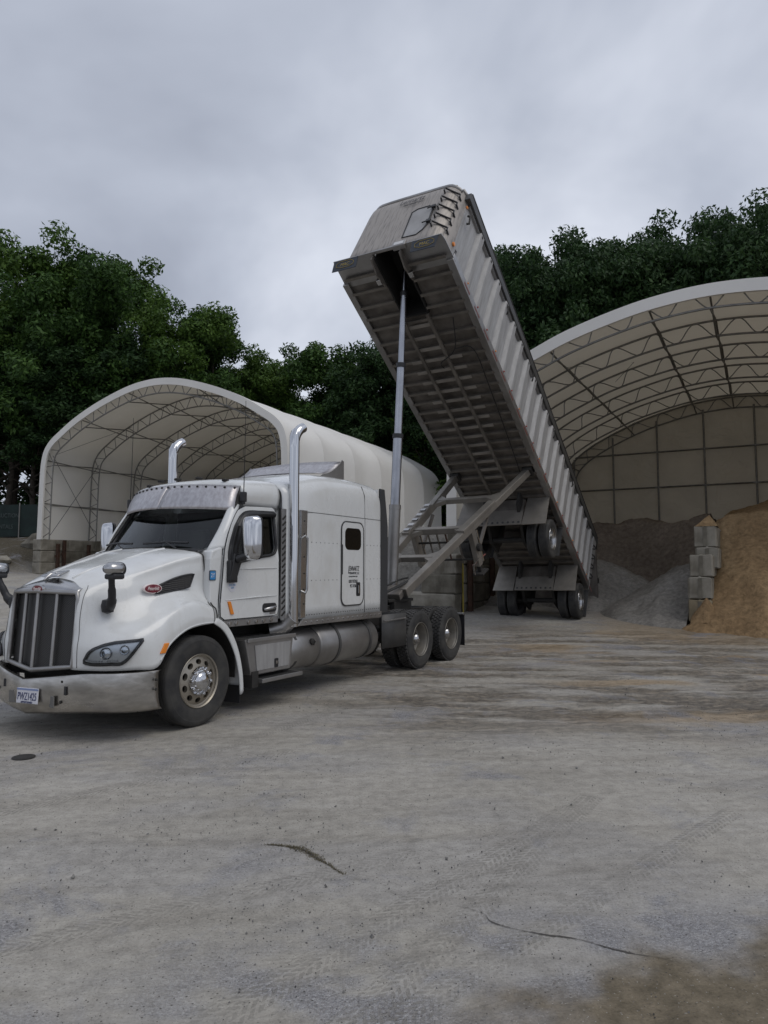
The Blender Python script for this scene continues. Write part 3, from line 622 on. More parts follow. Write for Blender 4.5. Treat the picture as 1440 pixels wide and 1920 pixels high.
def rock(name, loc, s, m, label, cat, seed):
    bm = bmesh.new(); bmesh.ops.create_icosphere(bm, subdivisions=2, radius=1); rs = random.Random(seed)
    ph = [rs.uniform(0, 6) for _ in range(6)]
    for v in bm.verts:
        c = v.co; k = 1+.18*sin(c.x*3+ph[0])+.16*sin(c.y*4+ph[1])+.12*sin(c.z*5+ph[2]); v.co = Vector((c.x*s[0]*k, c.y*s[1]*k, c.z*s[2]*k))
    me = bpy.data.meshes.new(name); bm.to_mesh(me); bm.free(); me.materials.append(m); o = link(name, me, loc=loc); tag(o, label, cat); o.rotation_euler = (0, 0, rs.uniform(0, 3)); return o
for i, (x, y, s, nm, mm, lb, ct) in enumerate(((-19.9, 37.2, (.42, .35, .3), 'rock', 'concrete', 'pale rounded rock beside the end of the block wall', 'rock'),
        (-22.0, 38.4, (.3, .2, .35), 'plastic_bag', 'litter', 'crumpled white plastic bag standing on the dirt bank', 'litter'),
        (-19.4, 34.2, (.3, .22, .2), 'rock', 'litter', 'bright white rock at the foot of the dirt bank', 'rock'),
        (-20.6, 34.8, (.55, .12, .07), 'litter_scrap', 'litter', 'flat white scrap lying low on the dirt bank', 'litter'),
        (-19.5, 40.5, (1.4, .7, .5), 'boulder', 'concrete_wet', 'long brown boulder half buried high on the bank', 'rock'))):
    rock(nm, (x, y, gz(x, y)+s[2]*.4), s, M[mm], lb, ct, i)
# drain cover and small yard marks
d = MB(); d.lathe([(0, .006), (.085, .008), (.1, .005), (.105, 0)], (-3.42, 6.9, gz(-3.42, 6.9)+.004), 28, 'z'); tag(d.build('drain_cover', M['dark'], None, smooth=40), 'round dark drain cover in the gravel in front of the truck', 'drain cover')
def on_ground_strip(name, pts, wd, m, label, seed, kind='stuff', z=.004):
    rs = random.Random(seed); P = curve_pts([V(x, y, 0) for x, y in pts], 14); rows = []
    for i, p in enumerate(P):
        a, b = P[max(i-1, 0)], P[min(i+1, len(P)-1)]; t = (b-a).normalized(); n = V(-t.y, t.x, 0); f = i/(len(P)-1); w = wd(f)*(.6+.8*rs.random()); p = p+n*rs.uniform(-.5, .5)*wd(f)*.8
        rows.append([V(q.x, q.y, gy(q.x, q.y)+z) for q in (p-n*w, p+n*w)])
    o = MB().grid(rows).build(name, m, None, smooth=60); o['kind'] = kind; o['label'] = label
M['crack'] = mat('crack_shadow', (.075, .068, .06), .95)
on_ground_strip('ground_crack', [(-.24, 4.33), (-.06, 4.17), (.12, 4.02), (.34, 3.95), (.51, 3.85), (.55, 3.75), (.71, 3.65), (.93, 3.58), (1.08, 3.49), (1.29, 3.39)], lambda f: (.0006+.0045*float(sstep(.3, .7, f)))*(.65+.35*sin(f*37)), M['crack'], 'thin dark crack running across the foreground gravel', 3)
on_ground_strip('ground_crack', [(-.76, 4.77), (-.55, 4.71), (-.4, 4.54), (-.24, 4.33)], lambda f: .002+.006*sin(pi*min(1, f*1.05))**2, M['crack'], 'wider dark part of the crack where weeds grow', 5)
def weeds():
    rs = random.Random(9); P = curve_pts([V(-.76, 4.77, 0), V(-.55, 4.71, 0), V(-.4, 4.54, 0), V(-.24, 4.33, 0)], 14); m = MB()
    for i, p in enumerate(P):
        f = i/(len(P)-1); wd = .006+.034*sin(pi*min(1, f*1.08))**2*(.7+.3*sin(f*23))
        for k in range(int(6+700*wd)):
            x, y = p.x+rs.gauss(0, wd*.8), p.y+rs.gauss(0, wd*.6); z = gy(x, y)+.001; a = rs.random()*6.3; L = rs.uniform(.005, .018); w = V(cos(a), sin(a), 0)*.003; t = V(rs.gauss(0, .7), rs.gauss(0, .7), .8)*L
            m.add([V(x, y, z)-w, V(x, y, z)+w, V(x, y, z)+t], [(0, 1, 2)])
    o = m.build('dry_weeds', M['weed'], None); o['kind'] = 'stuff'; o['label'] = 'dry weeds growing in the crack in the gravel'
weeds()
def scatter(name, n, area, size, m, label, seed, dens=None):
    rs = random.Random(seed); v = MB(); k = 0
    while k < n:
        x, y = rs.uniform(*area[0]), area[1][0]+(area[1][1]-area[1][0])*rs.random()**1.7
        if abs(x) > .62*y+.4: continue
        if dens and dens(x, y) < rs.random(): continue
        s = size[0]+(size[1]-size[0])*rs.random()**3; z = gz(x, y)+s*.25+.002; R = Euler((rs.random()*6, rs.random()*6, rs.random()*6)).to_matrix()
        pts = [R @ Vector(p)*s for p in ((1, 0, 0), (-.9, .1, 0), (0, .8, .1), (.1, -.8, 0), (0, .1, .6), (.1, 0, -.6))]
        v.add([p+V(x, y, z) for p in pts], [(0, 2, 4), (2, 1, 4), (1, 3, 4), (3, 0, 4), (2, 0, 5), (1, 2, 5), (3, 1, 5), (0, 3, 5)]); k += 1
    o = v.build(name, m, None); o['kind'] = 'stuff'; o['label'] = label
scatter('loose_stones', 130, ((-5, 7), (2.0, 11)), (.008, .02), mat('stone_grey', (.24, .235, .22), .9, 0, (.12, .115, .11), 9), 'loose grey stones lying about the yard', 8)
cl = lambda x, y: sstep(.42, .62, fbm(x*.8+40, y*.8, 3, 90))+.08
scatter('pebbles', 7000, ((-6, 9), (1.9, 13)), (.0025, .008), mat('pebble_grey', (.2, .2, .2), .9, 0, (.09, .085, .08), 3), 'small grey pebbles scattered over the yard', 4, cl)
scatter('dark_stones', 1300, ((-6, 9), (2.2, 13)), (.0025, .008), mat('pebble_dark', (.05, .048, .045), .9), 'dark gravel crumbs scattered over the yard', 5, cl)

# ------------------------------------------------------------------ trees
def leaf_cloud(seed, clumps, per, R, H, leaf, squash=.62):
    # sprays of small leaves gathered in clumps, the clumps gathered round a few boughs; gaps stay between the boughs
    rs = np.random.RandomState(seed); verts = []; boughs = []
    while len(boughs) < max(6, clumps//6):
        p = rs.uniform(-1, 1, 3); r = np.linalg.norm(p)
        if .15 < r < .8: boughs.append(p*np.array([1, 1, .95]))
    B = np.array(boughs); dd = np.linalg.norm(B[:, None]-B[None], axis=2)+9*np.eye(len(B)); boughs = [b for b, q in zip(boughs, np.sort(dd, axis=1)[:, 1]) if q < .46 or len(B) < 12]
    C = []
    for b in boughs:
        for k in range(clumps//len(boughs)+1): C.append(b+rs.normal(size=3)*np.array([.17, .17, .12]))
    for c in C:
        s = rs.uniform(.09, .2); n = int(per*(s/.14)**2)
        q = rs.normal(size=(n, 3)); q /= np.linalg.norm(q, axis=1)[:, None]; q *= (rs.rand(n, 1)**.4)*s; q[:, 2] *= squash
        ctr = (c+q)*np.array([R, R, H]); nrm = q/(np.linalg.norm(q, axis=1)[:, None]+1e-6)*.6+rs.normal(size=(n, 3))*.6+np.array([0, 0, .7]); nrm /= np.linalg.norm(nrm, axis=1)[:, None]
        a = np.cross(nrm, rs.normal(size=(n, 3))); a /= np.linalg.norm(a, axis=1)[:, None]; b = np.cross(nrm, a); l = leaf*rs.uniform(.55, 1.3, (n, 1))
        verts.append(np.stack([ctr-a*l, ctr-b*l*.42-nrm*l*.12, ctr+a*l*.9, ctr+b*l*.42-nrm*l*.12], 1))
    return np.concatenate(verts).reshape(-1, 3)
def cloud_mesh(name, v, m):
    n = len(v)//4; me = bpy.data.meshes.new(name); me.vertices.add(len(v)); me.vertices.foreach_set('co', v.astype(np.float32).ravel())
    me.loops.add(n*4); me.loops.foreach_set('vertex_index', np.arange(n*4, dtype=np.int32)); me.polygons.add(n); me.polygons.foreach_set('loop_start', np.arange(0, n*4, 4, dtype=np.int32)); me.update(); me.materials.append(m); return me
def make_tree(seed, R, H, trunk, leaf=.12, clumps=110, per=150):
    ch = trunk+H*.75; v = leaf_cloud(seed, clumps, per, R, H, leaf); crown = cloud_mesh('crown', v, M['leaf'])
    t = MB(); rs = random.Random(seed); top = (ch+float(np.percentile(v[:, 2], 99)))*.8
    t.tube([(0, 0, -.6), (.05, 0, trunk*.4), (.15, .1, trunk), (.1, 0, top)], [.22, .18, .15, .04], 8)
    for k in range(14):
        a = k*2.4+rs.random(); z = trunk*.7+(top*.72-trunk*.7)*k/14; L = R*rs.uniform(.35, .6)
        t.tube([(.08, 0, z), (cos(a)*L*.5, sin(a)*L*.5, z+L*.35), (cos(a)*L, sin(a)*L, z+L*.55)], [.08, .05, .018], 5)
    tm = t.mesh('trunk', 60); tm.materials.append(M['bark'])
    return crown, tm, ch, ch+float(np.percentile(v[:, 2], 99.7))
KIND = [make_tree(3, 4.6, 6.0, 5.0, .125, 150, 190), make_tree(8, 4.0, 4.8, 4.0, .125, 140, 185), make_tree(14, 2.8, 2.6, 1.2, .09, 60, 150), make_tree(24, 4.8, 4.6, 6.0, .12, 160, 180)]
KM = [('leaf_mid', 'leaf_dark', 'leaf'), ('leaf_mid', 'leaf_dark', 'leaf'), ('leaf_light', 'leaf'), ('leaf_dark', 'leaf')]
_q = lambda p: (lambda t: (t*cos(.0795)+sin(.0795))/(cos(.0795)-t*sin(.0795)))((960-p)/1331)
EDGE = ([(a-720)/1331/(cos(.0795)-(960-b)/1331*sin(.0795)) for a, b in ((-400, 430), (0, 445), (70, 432), (130, 450), (185, 492), (205, 518), (240, 497), (330, 528), (390, 575), (440, 620), (480, 688), (505, 690), (540, 634), (620, 655), (700, 642), (760, 640), (935, 478), (1000, 464), (1070, 458), (1150, 490), (1190, 472), (1215, 440), (1262, 403), (1330, 401), (1440, 398), (1800, 398))],
        [_q(b) for b in (430, 445, 432, 450, 492, 518, 497, 528, 575, 620, 688, 690, 634, 655, 642, 640, 478, 464, 458, 490, 472, 440, 403, 401, 398, 398)])
def tree(name, k, mi, x, y, top, label, group, rz, sxy=1):
    crown, tm, ch, nat = KIND[k]; z = gz(x, y); s = (top-z)/nat
    co = np.empty(len(crown.vertices)*3, np.float32); crown.vertices.foreach_get('co', co); co = co.reshape(-1, 3)[::9]; c, sn = cos(rz), sin(rz)
    want = (top-1.787)/y                      # slope at which the tallest sprays should stand against the sky
    for _ in range(4):
        px = (co[:, 0]*c-co[:, 1]*sn)*s*sxy+x; py = (co[:, 0]*sn+co[:, 1]*c)*s*sxy+y; pz = (co[:, 2]+ch)*s+z
        s *= want/np.percentile((pz-1.787)/py, 99.2)
    for _ in range(25):                       # keep the crown inside the outline of the wood edge
        px = (co[:, 0]*c-co[:, 1]*sn)*s*sxy+x; py = (co[:, 0]*sn+co[:, 1]*c)*s*sxy+y; el = ((co[:, 2]+ch)*s+z-1.787)/py
        if np.mean(el > np.interp(px/py, EDGE[0], EDGE[1])+.004) < .012: break
        s *= .98
    r = empty(name, (x, y, z), rz); r.scale = (s*sxy, s*sxy, s); tag(r, label, 'tree' if k != 2 else 'bush', group)
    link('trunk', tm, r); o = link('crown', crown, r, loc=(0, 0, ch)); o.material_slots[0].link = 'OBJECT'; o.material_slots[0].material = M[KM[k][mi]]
def wtop(px, py, d): t = (960-py)/1331; return 1.787+d*(t*cos(.0795)+sin(.0795))/(cos(.0795)-t*sin(.0795))
TREES = [ # x px, d, top px, kind, material, label
 (20, 54, 446, 0, 0, 'tall leafy tree at the far left edge above the fence'), (92, 53, 436, 0, 2, 'tallest bushy tree on the left, crown above the shelter corner'), (160, 55, 480, 1, 0, 'broad tree whose crown ends in the notch left of centre sky'),
 (235, 52, 500, 0, 2, 'tree with rounded crown just right of the sky notch'), (320, 51, 532, 0, 0, 'dark round crowned tree above the left shelter roof'), (390, 53, 585, 1, 2, 'dark tree standing behind the left shelter ridge'),
 (445, 56, 640, 1, 0, 'slender lower tree sloping down to the low gap in the tree line'), (500, 62, 715, 1, 2, 'low tree in the dip of the tree line behind the shelter'), (560, 60, 632, 0, 0, 'green tree left of the hoist behind the shelter ridge'),
 (625, 57, 655, 1, 2, 'full bright green tree behind the white shelter roof'), (690, 58, 640, 0, 1, 'tree directly behind the telescopic hoist'), (735, 55, 650, 1, 1, 'dark tree half hidden by the raised trailer floor'),
 (800, 52, 640, 1, 1, 'tree hidden mostly behind the raised trailer'), (860, 50, 600, 0, 1, 'dark tree behind the middle of the raised trailer'),
 (950, 46, 478, 0, 1, 'dark tall tree just right of the raised trailer'), (1020, 48, 462, 0, 1, 'dark tree second to the right of the trailer top'), (1085, 47, 458, 3, 0, 'dark tree with flat top over the right shelter shoulder'),
 (1110, 50, 462, 0, 1, 'dark tree filling the flat skyline over the right shelter shoulder'), (985, 50, 470, 0, 1, 'dark tree with dense crown beside the top rail of the trailer'), (1300, 52, 420, 0, 1, 'dark dense tree behind the tallest pair over the right shelter'), (1385, 51, 420, 0, 1, 'dark dense tree near the right edge behind the feathery one'), (1150, 49, 488, 1, 1, 'lower dark tree in the dip above the right shelter'), (1215, 50, 432, 3, 0, 'dark tree left of the tallest clump over the right shelter'), (1262, 47, 404, 3, 0, 'tallest spreading dark tree above the right shelter'), (1345, 48, 402, 3, 0, 'tall feathery dark tree second from the right edge'), (1425, 46, 398, 3, 0, 'dark tall tree cut by the right edge of the view')]
for i, (px, d, py, k, mi, lb) in enumerate(TREES):
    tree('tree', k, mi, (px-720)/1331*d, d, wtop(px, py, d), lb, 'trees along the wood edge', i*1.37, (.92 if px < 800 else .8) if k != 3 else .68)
TREES2 = [(10, 52, 640, 1, 1, 'dark understory tree at the left edge over the fence'), (60, 51, 720, 1, 1, 'shrubby tree left of the shelter wall, leaning over the fence'), (118, 53, 700, 1, 1, 'dark understory tree between the tall trees and the shelter corner'), (-30, 52, 560, 1, 1, 'dark understory tree cut by the left edge of the view'),
 (805, 55, 800, 2, 0, 'bright green bush beside the end of the white shelter'), (770, 56, 785, 2, 0, 'pale green bush peeping over the white shelter roof end'), (850, 54, 880, 2, 0, 'small bright bush in the gap between the two shelters'), (840, 57, 760, 2, 1, 'dark bush behind the gap between the shelters'),
 (985, 47, 640, 1, 1, 'dark understory tree low behind the right shelter shoulder'), (1080, 46, 610, 1, 1, 'dark understory tree behind the rising edge of the right shelter'), (560, 60, 740, 1, 1, 'dark understory tree under the trees behind the white roof'), (660, 58, 720, 1, 1, 'dark understory tree behind the white roof left of the hoist'), (470, 62, 740, 1, 1, 'dark understory tree in the low gap above the shelter roof'), (180, 50, 640, 1, 1, 'dark understory tree filling below the trees behind the left shelter'), (300, 56, 690, 1, 1, 'dark understory tree just above the left shelter ridge')]
for i, (px, d, py, k, mi, lb) in enumerate(TREES2): tree('bush' if k == 2 else 'tree', k, mi, (px-720)/1331*d, d, wtop(px, py, d), lb, 'bushes under the trees' if k == 2 else 'understory trees', i*2.1, 1.5 if k == 2 else 1.2)
# the wood behind: one unbroken mass
fo = []
rs = np.random.RandomState(77)
for i in range(110):
    x = -56+112*i/109+rs.uniform(-1, 1); d = rs.uniform(64, 72); top = np.interp(720+1331*x/d, [0, 150, 240, 330, 450, 520, 640, 760, 930, 1100, 1200, 1300, 1440], [640, 640, 640, 660, 730, 770, 750, 730, 640, 620, 600, 580, 560])
    zt = wtop(0, top, d); z0 = gz(x, d); c = leaf_cloud(100+i % 5, 40, 60, 3.6, (zt-z0)/2*1.05, .3); fo.append(c+np.array([x, d, (z0+zt)/2])); fo.append(leaf_cloud(200+i % 4, 26, 45, 2.6, 3.0, .3)+np.array([x+.5, d-4, z0+1.6]))
o = bpy.data.objects.new('far_wood', cloud_mesh('far_wood', np.concatenate(fo), M['leaf_dark'])); COL.objects.link(o); o['kind'] = 'stuff'; o['label'] = 'dark dense wood behind the nearer trees'

# ================================================================== the tractor  (X forward, Y to the driver's side, Z up)
TY = .521; T0 = V(-3.132, 8.805, 0)
TR = empty('semi_truck', T0, atan2(-cos(TY), -sin(TY))); tag(TR, 'white conventional sleeper cab truck with chrome stacks parked on the gravel', 'truck')
def both(fn):
    for s in (1, -1): fn(s)
# ---- wheels
def tyre_mb(r, w, n=56, lugs=False):
    m = MB(); h = w/2
    m.lathe([(r*.56, -h*.78), (r*.62, -h*.92), (r*.78, -h), (r*.9, -h*.97), (r*.965, -h*.9), (r*.99, -h*.8), (r, -h*.55), (r, -h*.5), (r*.982, -h*.49), (r*.982, -h*.45), (r, -h*.44), (r, -h*.15), (r*.982, -h*.14), (r*.982, -h*.09), (r, -h*.08),
             (r, h*.08), (r*.982, h*.09), (r*.982, h*.14), (r, h*.15), (r, h*.44), (r*.982, h*.45), (r*.982, h*.49), (r, h*.5), (r, h*.55), (r*.99, h*.8), (r*.965, h*.9), (r*.9, h*.97), (r*.885, h*.985), (r*.88, h*.97), (r*.78, h), (r*.62, h*.92), (r*.56, h*.78)], n=n)
    return m
def tread_mb(r, w):
    m = MB(); h = w/2; rows = 4
    for j in range(rows):
        for k in range(46):
            a = 2*pi*(k+.5*(j % 2))/46; y = -h*.78+(j+.5)*h*1.56/rows; R = Matrix.Rotation(-a, 3, 'Y') @ Matrix.Rotation(.25*(1 if j % 2 else -1), 3, 'X')
            m.box((r*1.035*cos(a), y, r*1.035*sin(a)), (r*.045, h*.33, r*.098), R)
    return m
ME_TYRE = tyre_mb(.512, .27).mesh('tyre', 35); ME_TYRE.materials.append(M['rubber'])
ME_TREAD = tread_mb(.50, .27).mesh('tread'); ME_TREAD.materials.append(M['tread'])
def holed_disc(m, r0, r1, y0, y1, n, rh, rw):
    # dish with n oval hand holes between radii r0 and r1
    for k in range(n):
        a0, a1 = 2*pi*k/n, 2*pi*(k+1)/n; ac = (a0+a1)/2; rc = (r0+r1)/2
        outer = []
        for t in range(6): outer.append((r1, a0+(a1-a0)*t/6))
        for t in range(4): outer.append((r1+(r0-r1)*t/4, a1))
        for t in range(6): outer.append((r0, a1+(a0-a1)*t/6))
        for t in range(4): outer.append((r0+(r1-r0)*t/4, a0))
        yy = lambda r: y0+(y1-y0)*(r-r0)/(r1-r0)
        O = [V(r*cos(a), yy(r), r*sin(a)) for r, a in outer]; I = []
        for r, a in outer:
            d = V(r*cos(a)-rc*cos(ac), r*sin(a)-rc*sin(ac), 0); u = V(cos(ac), sin(ac), 0); w = V(-sin(ac), cos(ac), 0); p, q = d.dot(u), d.dot(w); th = atan2(q/rw, p/rh)
            x = rc*cos(ac)+u.x*rh*cos(th)+w.x*rw*sin(th); z = rc*sin(ac)+u.y*rh*cos(th)+w.y*rw*sin(th); I.append(V(x, yy(sqrt(x*x+z*z)), z))
        m.ring(O, I); m.ring(I, [p-V(0, .05, 0) for p in I])
def front_wheel(s):
    e = empty('front_wheel', (0, s*1.065, .512)); e.parent = TR; e.rotation_euler = (0, 0, 0 if s > 0 else pi)
    link('tyre', ME_TYRE, e)
    m = MB(); m.lathe([(.285, .115), (.3, .128), (.305, .12), (.29, .095), (.265, .088)], n=48); holed_disc(m, .165, .266, .118, .088, 10, .03, .042); m.lathe([(.166, .117), (.16, .128), (.1, .128), (.085, .125), (.0, .125)], n=40); m.build('rim', M['rim'], e, smooth=35)
    m = MB(); m.lathe([(.285, -.1), (.24, -.1), (.24, .03), (.0, .03)], n=32); m.build('brake_drum', M['dark'], e, smooth=35)
    m = MB(); m.lathe([(.165, .128), (.16, .142), (.128, .142), (.125, .15), (.112, .152), (.108, .175), (.085, .2), (.045, .212), (0, .214)], n=40); m.build('hub_cap', M['chrome'], e, smooth=50)
    for k in range(10):
        a = 2*pi*k/10+.1; m = MB(); m.lathe([(.024, .135), (.022, .165), (.014, .178), (0, .18)], (.145*cos(a), 0, .145*sin(a)), 10); m.build('lug_nut', M['chrome'], e, smooth=50)
both(front_wheel)
def dual_wheel(parent, loc, s, rimmat, lug=True, name='dual_wheel', hub=True):
    e = empty(name, loc); e.parent = parent; e.rotation_euler = (0, 0, 0 if s > 0 else pi)
    for y in (0, -.315):
        link('tyre', ME_TYRE, e, loc=(0, y, 0))
        if lug: o = link('tread', ME_TREAD, e, loc=(0, y, 0)); o['kind'] = 'stuff'
    m = MB(); m.lathe([(.288, .115), (.302, .128), (.306, .118), (.29, .1), (.272, .085), (.255, .02), (.245, -.06), (.2, -.09), (.17, -.095), (0, -.095)], n=48); m.build('rim', rimmat, e, smooth=35)
    if hub:
        m = MB(); m.lathe([(.12, -.09), (.115, .0), (.1, .03), (.09, .055), (.05, .085), (0, .09)], n=28); m.build('hub_cap', M['polished'], e, smooth=50)
    m = MB()
    for k in range(10):
        a = 2*pi*k/10; m.lathe([(.016, -.09), (.016, -.05), (0, -.05)], (.142*cos(a), 0, .142*sin(a)), 6)
    m.build('lug_nut_ring', M['rim_steel'], e)['kind'] = 'stuff'
    m = MB(); m.lathe([(.29, -.42), (.29, -.13), (.0, -.13)], n=28); m.build('brake_drum', M['dark'], e, smooth=35)
    return e
for X in (-5.535, -6.865):
    for s in (1, -1): dual_wheel(TR, (X, s*1.085, .512), s, M['rim_steel'])
# ---- frame, axles
m = MB()
for s in (1, -1): m.bx((.95, s*.37, .74), (-7.4, s*.46, 1.0))
for X in (-1.0, -2.5, -4.2, -6.2, -7.35): m.bx((X-.05, -.38, .78), (X+.05, .38, .96))
m.build('frame_rail', M['dark'], TR, bevel=.01)
for X, z in ((0, .46), (-5.535, .512), (-6.865, .512)):
    m = MB(); m.tube([(X, -1, z), (X, 1, z)], .09, 10)
    if X < 0: m.lathe([(0, -.2), (.2, -.14), (.24, 0), (.2, .14), (0, .2)], (X, 0, z+.03), 16, 'y')
    m.build('axle', M['dark'], TR, smooth=40)
for nm, a, b in (('engine_block', (.7, -.42, .45), (-.6, .42, 1.35)), ('gearbox', (-.6, -.6, .55), (-1.7, .6, 1.1)), ('air_tank', (-4.3, -.5, .45), (-5.0, .5, .72)), ('radiator_support', (.69, -.85, .55), (-.05, .85, 1.0))): MB().bx(a, b).build(nm, M['dark'], TR, bevel=.04)
m = MB(); m.bx((-1.75, -.7, .5), (-4.0, .35, 1.06)); m.build('battery_box', M['dark'], TR, bevel=.03)
# fifth wheel
m = MB(); m.prism([(-5.75, -.42), (-5.75, .42), (-6.3, .5), (-6.75, .42), (-6.75, .12), (-6.35, .08), (-6.35, -.08), (-6.75, -.12), (-6.75, -.42), (-6.3, -.5)], 'z', 1.14, 1.2); m.bx((-5.9, -.46, .98), (-6.6, -.34, 1.15)); m.bx((-5.9, .34, .98), (-6.6, .46, 1.15))
m.build('fifth_wheel', M['dark'], TR, bevel=.012)
# ---- hood: half surface from grille edge backwards, mirrored
cols = [
 [(1.2,.54,.74),(1.2,.55,.95),(1.19,.55,1.1),(1.185,.55,1.22),(1.175,.545,1.36),(1.16,.535,1.48),(1.1,.5,1.575),(1.03,.27,1.645),(1.0,0,1.675)],
 [(1.18,.63,.735),(1.19,.64,.95),(1.17,.64,1.1),(1.16,.625,1.22),(1.14,.615,1.36),(1.10,.6,1.5),(1.01,.545,1.62),(.95,.29,1.695),(.93,0,1.715)],
 [(1.05,.9,.73),(1.05,.93,.95),(1.0,.9,1.08),(.95,.815,1.2),(.92,.745,1.38),(.9,.68,1.55),(.85,.62,1.675),(.83,.33,1.755),(.83,0,1.775)],
 [(.85,1.1,.73),(.85,1.12,.95),(.81,1.09,1.1),(.74,.98,1.225),(.72,.845,1.41),(.7,.775,1.61),(.66,.69,1.74),(.65,.36,1.815),(.65,0,1.835)],
 [(.64,1.2,.74),(.63,1.195,1.0),(.58,1.165,1.18),(.54,1.06,1.305),(.52,.905,1.46),(.5,.81,1.67),(.46,.75,1.79),(.45,.4,1.865),(.45,0,1.885)],
 [(.47,1.2,.95),(.46,1.2,1.1),(.43,1.17,1.27),(.38,1.08,1.365),(.34,.94,1.5),(.31,.85,1.72),(.28,.8,1.845),(.28,.42,1.915),(.28,0,1.935)],
 [(.25,1.2,1.085),(.25,1.205,1.2),(.24,1.17,1.355),(.2,1.09,1.415),(.15,.955,1.545),(.13,.89,1.78),(.12,.845,1.895),(.12,.44,1.965),(.12,0,1.985)],
 [(.03,1.2,1.135),(.03,1.205,1.25),(.03,1.17,1.39),(.0,1.07,1.44),(-.03,.95,1.57),(-.04,.93,1.82),(-.05,.885,1.945),(-.05,.46,2.005),(-.05,0,2.02)],
 [(-.24,1.2,1.15),(-.25,1.2,1.22),(-.26,1.165,1.31),(-.28,1.08,1.36),(-.29,.97,1.51),(-.26,.96,1.85),(-.22,.92,1.975),(-.2,.47,2.03),(-.2,0,2.045)]]
G = surf(cols, 5, 5); HOODSURF = G
full = [[V(p.x, -p.y, p.z) for p in row]+[p.copy() for p in row[-2::-1]] for row in G]
# full rows run from far bottom to near bottom
MB().grid(full).build('hood', M['paint'], TR, smooth=40, solid=.015)
def hood_pt(j, i, off=0):    # j 0..8 front to back, i 0..8 bottom to top
    a, b = j*5, i*5; a0, b0 = int(min(a, 39)), int(min(b, 39)); fa, fb = a-a0, b-b0
    p = (G[a0][b0]*(1-fa)+G[a0+1][b0]*fa)*(1-fb)+(G[a0][b0+1]*(1-fa)+G[a0+1][b0+1]*fa)*fb
    n = (G[a0+1][b0]-G[a0][b0]).cross(G[a0][b0+1]-G[a0][b0]).normalized()
    if n.y < 0: n = -n
    return p+n*off, n
def hood_find(X, Z):     # (j,i) of the hood-side point nearest to X,Z on the near side
    best = min(((G[a][b].x-X)**2+(G[a][b].z-Z)**2, a, b) for a in range(5, 41) for b in range(0, 31)); return best[1]/5, best[2]/5
def sub(p, s): return V(p.x, p.y*s, p.z)
# rear wheel-arch flare behind the hood
def flare(s):
    path = [(-.245, 1.23), (-.42, 1.13), (-.55, .98), (-.655, .78), (-.72, .55), (-.745, .33)]
    rows = []
    for x, z in path:
        rows.append([V(x+.03, s*.95, z+.02), V(x, s*1.1, z+.005), V(x, s*1.195, z-.01), V(x+.025, s*1.205, z-.06), V(x+.06, s*1.2, z-.075)])
    MB().grid(surf(rows, 4, 2)).build('arch_flare', M['paint'], TR, smooth=50, solid=.02)
    m = MB(); m.grid([[V(-.70, s*y, z) for y in (.8, 1.18)] for z in (.36, .28, .2, .15)]); m.build('mud_flap', M['black'], TR, solid=.01)
both(flare)
def liner(s):
    pts = [V(.62*cos(a)-.02, 0, .55+.62*sin(a)) for a in [radians(-12+200*i/16) for i in range(17)]]
    MB().grid([[V(p.x, s*.62, p.z) for p in pts], [V(p.x, s*1.15, p.z) for p in pts]]).build('wheel_liner', M['dark'], TR, smooth=60)
both(liner)
# ---- grille
def gx(y): return 1.285-.075*abs(y)/.54-.02*(y/.54)**2
ys = [-.5, -.26, 0, .26, .5]
def gtop(y): return 1.545-.015*(abs(y)/.5)
m = MB(); rows = []
for k in range(9):
    f = k/8; rows.append([V(gx(y)-.05-.05*f, y, .765+(gtop(y)-.765)*f-.045*(1-f)*(1-abs(y)/.5)) for y in np.linspace(-.54, .54, 21)])
m.grid(rows).build('grille_screen', M['grille'], TR, smooth=40)
def gp(y, f, off=0): return V(gx(y)+off-.05*f, y, .765+(gtop(y)-.765)*f-.055*(1-f)*(1-abs(y)/.54))
for y in (-.265, 0, .265): 
    m = MB(); m.tube([gp(y, f, -.01) for f in np.linspace(0, 1, 7)], .021, 8); m.build('grille_bar', M['alu'], TR, smooth=50)
m = MB()
loop = [gp(y, 0) for y in np.linspace(-.545, .545, 15)]+[gp(.55, f) for f in np.linspace(.12, .9, 7)]+[gp(y, 1) for y in np.linspace(.53, -.53, 15)]+[gp(-.55, f) for f in np.linspace(.9, .12, 7)]
m.tube(loop, .026, 8, closed=True); m.build('grille_surround', M['alu'], TR, smooth=60)
# bright crown above the grille
rows = []
for k in range(7):
    f = k/6; rows.append([V(gx(y)-.06-.2*f*f*(1-.5*(y/.55)**2)+.015, y*(1-.03*f), gtop(y)+.005+.135*f**.75*(1-.6*(abs(y)/.54)**2)) for y in np.linspace(-.55, .55, 25)])
MB().grid(rows).build('grille_crown', M['polished'], TR, smooth=60, solid=.012)
b = empty('grille_badge', (1.232, 0, 1.567)); b.parent = TR
def oval(m, rx, rz, d0, d1, n=28): m.lathe([(1, d0), (1, d1*.7), (.93, d1), (0, d1)], n=n, ax='x'); m.v = [(x, y*rx, z*rz) for x, y, z in m.v]
m = MB(); oval(m, .1, .046, -.02, .014); m.build('badge_rim', M['polished'], b, smooth=40); m = MB(); oval(m, .088, .037, -.02, .018); m.build('badge_face', M['badge'], b, smooth=40)
text('badge_script', 'Peterbilt', .05, M['cream'], b, face_mx((.02, 0, 0), (0, 1, 0), (0, 0, 1)), .75, .3)
